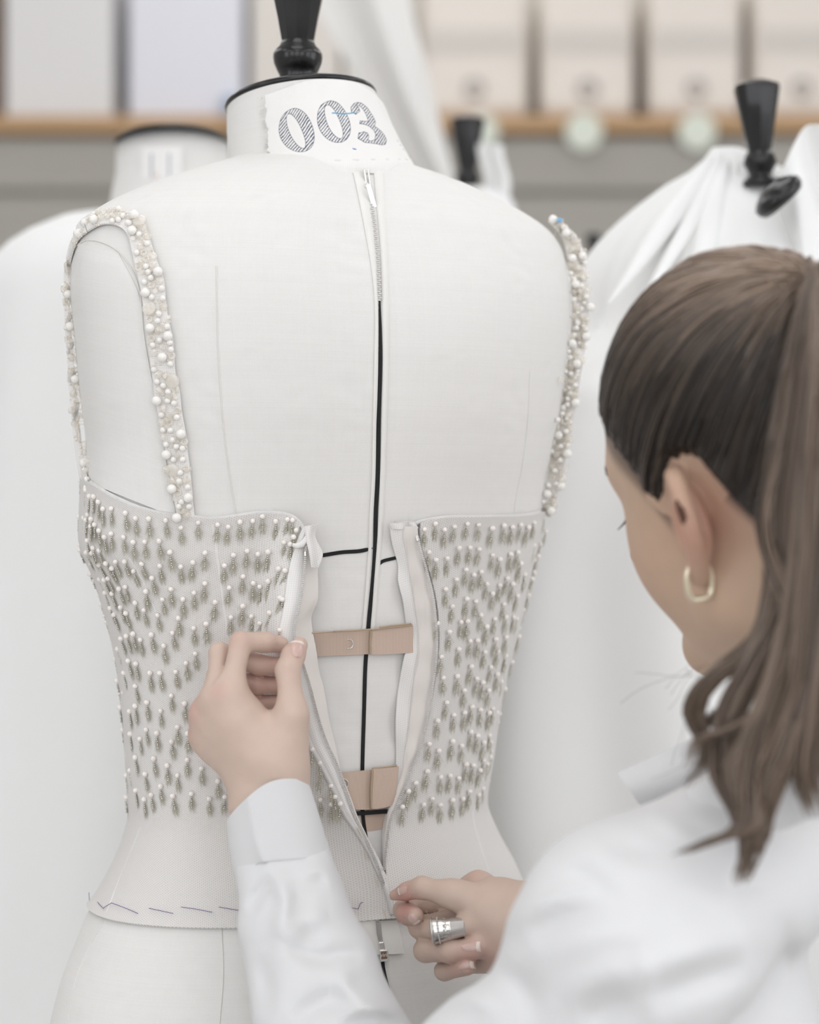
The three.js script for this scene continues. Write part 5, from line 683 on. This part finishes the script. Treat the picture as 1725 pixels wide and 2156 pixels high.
// thimble on the middle finger of the right hand
{ const a = P(912, 1960.5, 1.404), b = P(983, 1950.5, 1.402), up = V().subVectors(b, a), len = up.length(), r1 = pxr(28, 1.404), r2 = pxr(19, 1.4);
  const t = thing('thimble', 'engraved silver thimble on the middle finger of the woman\'s lower hand', 'thimble', a.toArray());
  const dimple = canvasTex(512, 256, (c, w, h) => { c.fillStyle = '#808080'; c.fillRect(0, 0, w, h); for (let y = 0; y < 14; y++) for (let x = 0; x < 64; x++) { c.fillStyle = '#303030'; c.beginPath(); c.arc(x * 8 + (y % 2) * 4, 8 + y * 8, 2.6, 0, 7); c.fill(); } for (let k = 0; k < 90; k++) { c.strokeStyle = k % 2 ? '#d0d0d0' : '#404040'; c.lineWidth = 2.2; c.beginPath(); const x = k / 90 * w, y = 150 + 16 * Math.sin(k * 2.1); c.arc(x, y, 6 + (k % 4) * 2, k, k + 3.4); c.stroke(); } for (let x = 0; x < 44; x++) { c.fillStyle = '#e8e8e8'; c.beginPath(); c.ellipse(x * 11.6, 206, 3.6, 6, 0.4, 0, 7); c.fill(); } }, false);
  const prof = [[r1 * 0.93, -0.0006], [r1 * 1.03, -0.0004], [r1 * 1.05, 0.0005], [r1 * 1.01, 0.0012], [r1 * 0.99, 0.002], [lerp(r1, r2, 0.3), len * 0.34], [lerp(r1, r2, 0.62), len * 0.64], [r2 * 1.06, len * 0.93], [r2 * 0.96, len * 0.98], [r2 * 0.75, len * 1.02], [r2 * 0.3, len * 1.05], [0, len * 1.055]];
  const wall = latheAt(a, up, prof, 64); const uv = wall.attributes.uv; for (let k = 0; k < uv.count; k++) uv.setXY(k, uv.getX(k), clamp(prof[Math.round(uv.getY(k) * (prof.length - 1))][1] / len, 0, 1));
  part('thimble_body', wall, std({ color: '#dddbd7', metalness: 1, roughness: 0.24, bumpMap: dimple, bumpScale: 0.0009 }), t);
  part('rim', new THREE.TorusGeometry(r1 * 1.02, 0.0008, 8, 48).applyQuaternion(new THREE.Quaternion().setFromUnitVectors(V(0, 0, 1), up.clone().normalize())).translate(a.x, a.y, a.z), M.silver, t);
  const bd = []; for (let k = 0; k < 40; k++) { const an = k / 40 * 6.283, s = new THREE.SphereGeometry(0.0006, 6, 5); s.translate(r1 * 0.985 * Math.cos(an), 0.0042, r1 * 0.985 * Math.sin(an)); bd.push(s); } part('beaded_ring', merge(bd).applyMatrix4(new THREE.Matrix4().compose(a, new THREE.Quaternion().setFromUnitVectors(V(0, 1, 0), up.clone().normalize()), V(1, 1, 1))), M.silver, t).userData.kind = 'stuff'; }
// ---- shirt
const shirt = new THREE.Group(); shirt.name = 'shirt'; person.add(shirt); shirt.userData.label = 'white cotton shirt with folded cuffs and open collar';
// folds: ridge or groove lines in the cloth, [pixel line, height, half width in pixels]
const foldLines = [];
function fold(pts, h, w) { const c = poly(pts, pts.length * 6), n = c.length; let x0 = 1e9, x1 = -1e9, y0 = 1e9, y1 = -1e9; for (const [x, y] of c) { x0 = Math.min(x0, x - 3 * w); x1 = Math.max(x1, x + 3 * w); y0 = Math.min(y0, y - 3 * w); y1 = Math.max(y1, y + 3 * w); } foldLines.push({ c, h, w, x0, x1, y0, y1 }); }
function foldHeight(x, y) { let s = 0; for (const f of foldLines) { if (x < f.x0 || x > f.x1 || y < f.y0 || y > f.y1) continue; let best = 1e9, bt = 0; for (let i = 0; i + 1 < f.c.length; i++) { const [ax, ay] = f.c[i], [bx, by] = f.c[i + 1], dx = bx - ax, dy = by - ay, t = clamp(((x - ax) * dx + (y - ay) * dy) / (dx * dx + dy * dy), 0, 1), d = Math.hypot(x - ax - dx * t, y - ay - dy * t); if (d < best) { best = d; bt = (i + t) / (f.c.length - 1); } } s += f.h * gauss(best, f.w) * Math.sin(Math.PI * clamp(bt, 0.06, 0.94)); } return s; }
fold([[1055, 1962], [1120, 1915], [1200, 1885], [1260, 1872]], 0.0050, 23); fold([[1105, 1990], [1190, 1940], [1290, 1905]], -0.0058, 27); fold([[1090, 2030], [1200, 1985], [1330, 1960], [1420, 1950]], 0.0050, 39);
fold([[1340, 2110], [1440, 2070], [1590, 2015]], -0.0084, 34); fold([[1320, 2060], [1440, 2020], [1560, 1975]], 0.0058, 39); fold([[1220, 2160], [1290, 2115], [1340, 2096]], -0.0100, 39); fold([[1180, 2120], [1260, 2060], [1350, 2030]], 0.0058, 39);
fold([[1260, 1760], [1330, 1790], [1420, 1800]], -0.0034, 25); fold([[1180, 1830], [1240, 1850], [1300, 1900]], -0.0042, 23); fold([[1360, 1700], [1420, 1740], [1500, 1770]], 0.0034, 25); fold([[1350, 2000], [1360, 2080], [1375, 2150]], 0.0042, 25); fold([[1640, 1900], [1650, 2000], [1640, 2150]], -0.0050, 29); fold([[1040, 2040], [1100, 2075], [1130, 2150]], -0.0050, 29);
fold([[1050, 2150], [1010, 2110], [930, 2110]], 0.0034, 20); fold([[1480, 1862], [1560, 1868], [1710, 1860]], -0.0016, 8); fold([[1555, 1900], [1570, 2000], [1550, 2150]], 0.0034, 34);
{ const bones = [
    [[1590, 1805, 1.23, 200], [1330, 1976, 1.18, 226]], [[1330, 1976, 1.18, 226], [1172, 2240, 1.19, 205], [970, 2470, 1.21, 195]], [[1030, 2310, 1.21, 196], [960, 2470, 1.21, 195]],
    [[1510, 1860, 1.27, 190], [1450, 2200, 1.28, 260], [1450, 2700, 1.28, 330], [1470, 2950, 1.28, 360]], [[1470, 1850, 1.36, 170], [1400, 2080, 1.42, 140], [1200, 1968, 1.372, 84]], [[960, 2460, 1.21, 190], [760, 2320, 1.31, 160]]];
  const f0 = union(bones.map((b) => chain(b, 0.02)), 0.03); const lim = foldHeight;
  const f = (x, y, z) => { const v = f0(x, y, z); if (v > 0.03 || v < -0.03) return v; const q = proj(V(x, y, z)); return v - lim(q[0], q[1]) - 0.0012 * noise.noise(x * 22, y * 22, z * 22); };
  let lo = V(1e9, 1e9, 1e9), hi = V(-1e9, -1e9, -1e9); for (const [l, h] of [boxOf(bones, 0.015)]) { lo.min(l); hi.max(h); }
  part('shirt_body', surfaceNets(f, lo, hi, 0.0052), M.shirt, shirt); }
foldLines.length = 0;
// left sleeve from the cuff down to the elbow: a sheath with folds
{ const L = [[490, 1806], [498, 1852], [503, 1900], [500, 1956], [511, 2008], [522, 2077], [532, 2156], [555, 2260], [640, 2400]], R = [[688, 1766], [702, 1812], [722, 1858], [745, 1920], [784, 1983], [812, 2060], [852, 2132], [900, 2210], [985, 2330]];
  fold([[560, 1815], [600, 1890], [588, 1960], [600, 2010]], 0.0084, 20); fold([[620, 1850], [680, 1830], [715, 1880]], 0.0056, 18); fold([[600, 1985], [660, 2015], [740, 2010], [780, 2020]], -0.0084, 22); fold([[590, 1990], [640, 1940], [700, 1920]], 0.0070, 26); fold([[540, 2000], [560, 2080], [545, 2150]], -0.0056, 22); fold([[720, 2030], [730, 2080], [790, 2120], [850, 2140]], 0.0098, 22); fold([[610, 2156], [680, 2110], [740, 2095]], -0.0098, 26); fold([[520, 1930], [545, 1880], [580, 1840]], -0.0070, 16); fold([[700, 2150], [760, 2125], [830, 2130]], 0.0112, 14); fold([[640, 1900], [650, 1960], [700, 1980]], -0.0056, 24);
  const l = poly(L, 100), r = poly(R, 100);
  const g = grid(140, 100, (s, t, i, j) => { const a = s * 2 * Math.PI, cx = (l[j][0] + r[j][0]) / 2, cy = (l[j][1] + r[j][1]) / 2, hx = (r[j][0] - l[j][0]) / 2, hy = (r[j][1] - l[j][1]) / 2, d = lerp(1.386, 1.29, Math.pow(t, 0.9)); const x = cx + hx * Math.cos(a), y = cy + hy * Math.cos(a); const w = Math.hypot(hx, hy) / FOC * d * lerp(0.9, 1, smooth(0.02, 0.12, t)); const front = Math.sin(a); let dz = w * 0.82 * front; if (front > 0) dz += foldHeight(x, y) * Math.min(1, front * 2.5); dz += 0.0003 * noise.noise(x / 60, y / 60, 4); return { p: P(x, y, d - dz), uv: [s, t] }; }, true, true);
  part('sleeve', g, M.shirt, shirt);
  foldLines.length = 0;
  // cuff: a band with a thickness, its top edge tilted round the wrist, and the corner fold of the placket
  const CL = [[477, 1736], [484, 1790], [497, 1855], [507, 1888]], CR = [[652, 1656], [668, 1705], [685, 1760], [701, 1816]], cl = poly(CL, 30), cr = poly(CR, 30);
  const cuffP = (s, t, off) => { const j = Math.round(t * 30), a = s * 2 * Math.PI, ca = Math.cos(a), sa = Math.sin(a), cx = (cl[j][0] + cr[j][0]) / 2, cy = (cl[j][1] + cr[j][1]) / 2, hx = (cr[j][0] - cl[j][0]) / 2, hy = (cr[j][1] - cl[j][1]) / 2, d = 1.386 - 0.004 * t, e = 1 + off; const bow = -30 * (1 - 0.75 * t) * sa - 18 * (1 - t) * gauss(ca, 0.7) * (sa > 0 ? 1 : 0); const bow2 = sa > 0 ? -50 * t * t * (ca < -0.57 ? smooth(-1, -0.57, ca) : 1 - (ca + 0.57) / 1.57) * Math.min(1, sa * 3) : 0; const crease = sa > 0 ? 0.0045 * Math.exp(-Math.abs(ca + 0.5) * 7) : 0; const w = Math.hypot(hx, hy) / FOC * d; return P(cx + hx * ca * e, cy + hy * ca * e + bow * (sa > 0 ? 1 : 0.6) + bow2, d - (w * 0.8 * sa) * e - crease); };
  part('cuff', merge([grid(120, 30, (s, t) => cuffP(s, t, 0), true, true), grid(120, 30, (s, t) => cuffP(s, t, -0.05), true, false), grid(120, 1, (s, t) => cuffP(s, 0, lerp(-0.05, 0, t)), true, true), grid(120, 1, (s, t) => cuffP(s, 1, lerp(0, -0.05, t)), true, true)]), M.shirt, shirt);
  const sm = []; for (let k = 0; k <= 40; k++) sm.push(cuffP(lerp(0.02, 0.48, k / 40), 0.97, 0.012)); part('cuff_seam', tube(sm, 0.0005, 5), M.shirt, shirt);
}
{ // collar: far leaf pointing left, near leaf behind the hair
  const leaf = (A, B, da, db, bend) => { const a = poly(A, 20), b = poly(B, 20); return sheet(14, 20, (s, t, i, j) => P(lerp(a[j][0], b[j][0], s), lerp(a[j][1], b[j][1], s), lerp(da, db, t) - bend * Math.sin(Math.PI * s)), 0.0022); };
  part('collar', leaf([[1300, 1627], [1380, 1590], [1470, 1548], [1560, 1500]], [[1352, 1702], [1400, 1690], [1480, 1660], [1560, 1600]], 1.30, 1.27, 0.008), M.shirt, shirt);
  part('collar', leaf([[1440, 1668], [1500, 1632], [1560, 1560], [1650, 1500], [1760, 1540]], [[1500, 1740], [1560, 1760], [1640, 1750], [1720, 1720], [1790, 1720]], 1.20, 1.15, 0.012), M.shirt, shirt); }
// trousers: kneeling, below the picture
{ const q = (x, y, z) => V(x, y, z), hp = P(1470, 2950, 1.28), b = [cone(q(hp.x - 0.02, hp.y + 0.02, hp.z + 0.07), q(hp.x - 0.1, 0.09, hp.z + 0.1), 0.09, 0.07), cone(q(hp.x - 0.1, 0.075, hp.z + 0.1), q(hp.x + 0.3, 0.06, hp.z + 0.14), 0.07, 0.045), cone(q(hp.x, hp.y + 0.02, hp.z - 0.07), q(hp.x - 0.08, 0.09, hp.z - 0.1), 0.09, 0.07), cone(q(hp.x - 0.08, 0.075, hp.z - 0.1), q(hp.x + 0.32, 0.06, hp.z - 0.14), 0.07, 0.045), cone(q(hp.x, hp.y, hp.z - 0.04), q(hp.x, hp.y, hp.z + 0.04), 0.11, 0.11)];
  part('trousers', surfaceNets(union(b, 0.03), V(hp.x - 0.25, 0, hp.z - 0.26), V(hp.x + 0.45, hp.y + 0.14, hp.z + 0.26), 0.014), std({ color: '#4a4d55', roughness: 0.9 }), person); }
scene.traverse((o) => { if (o.isMesh) o.castShadow = o.receiveShadow = true; });
renderer.render(scene, camera);
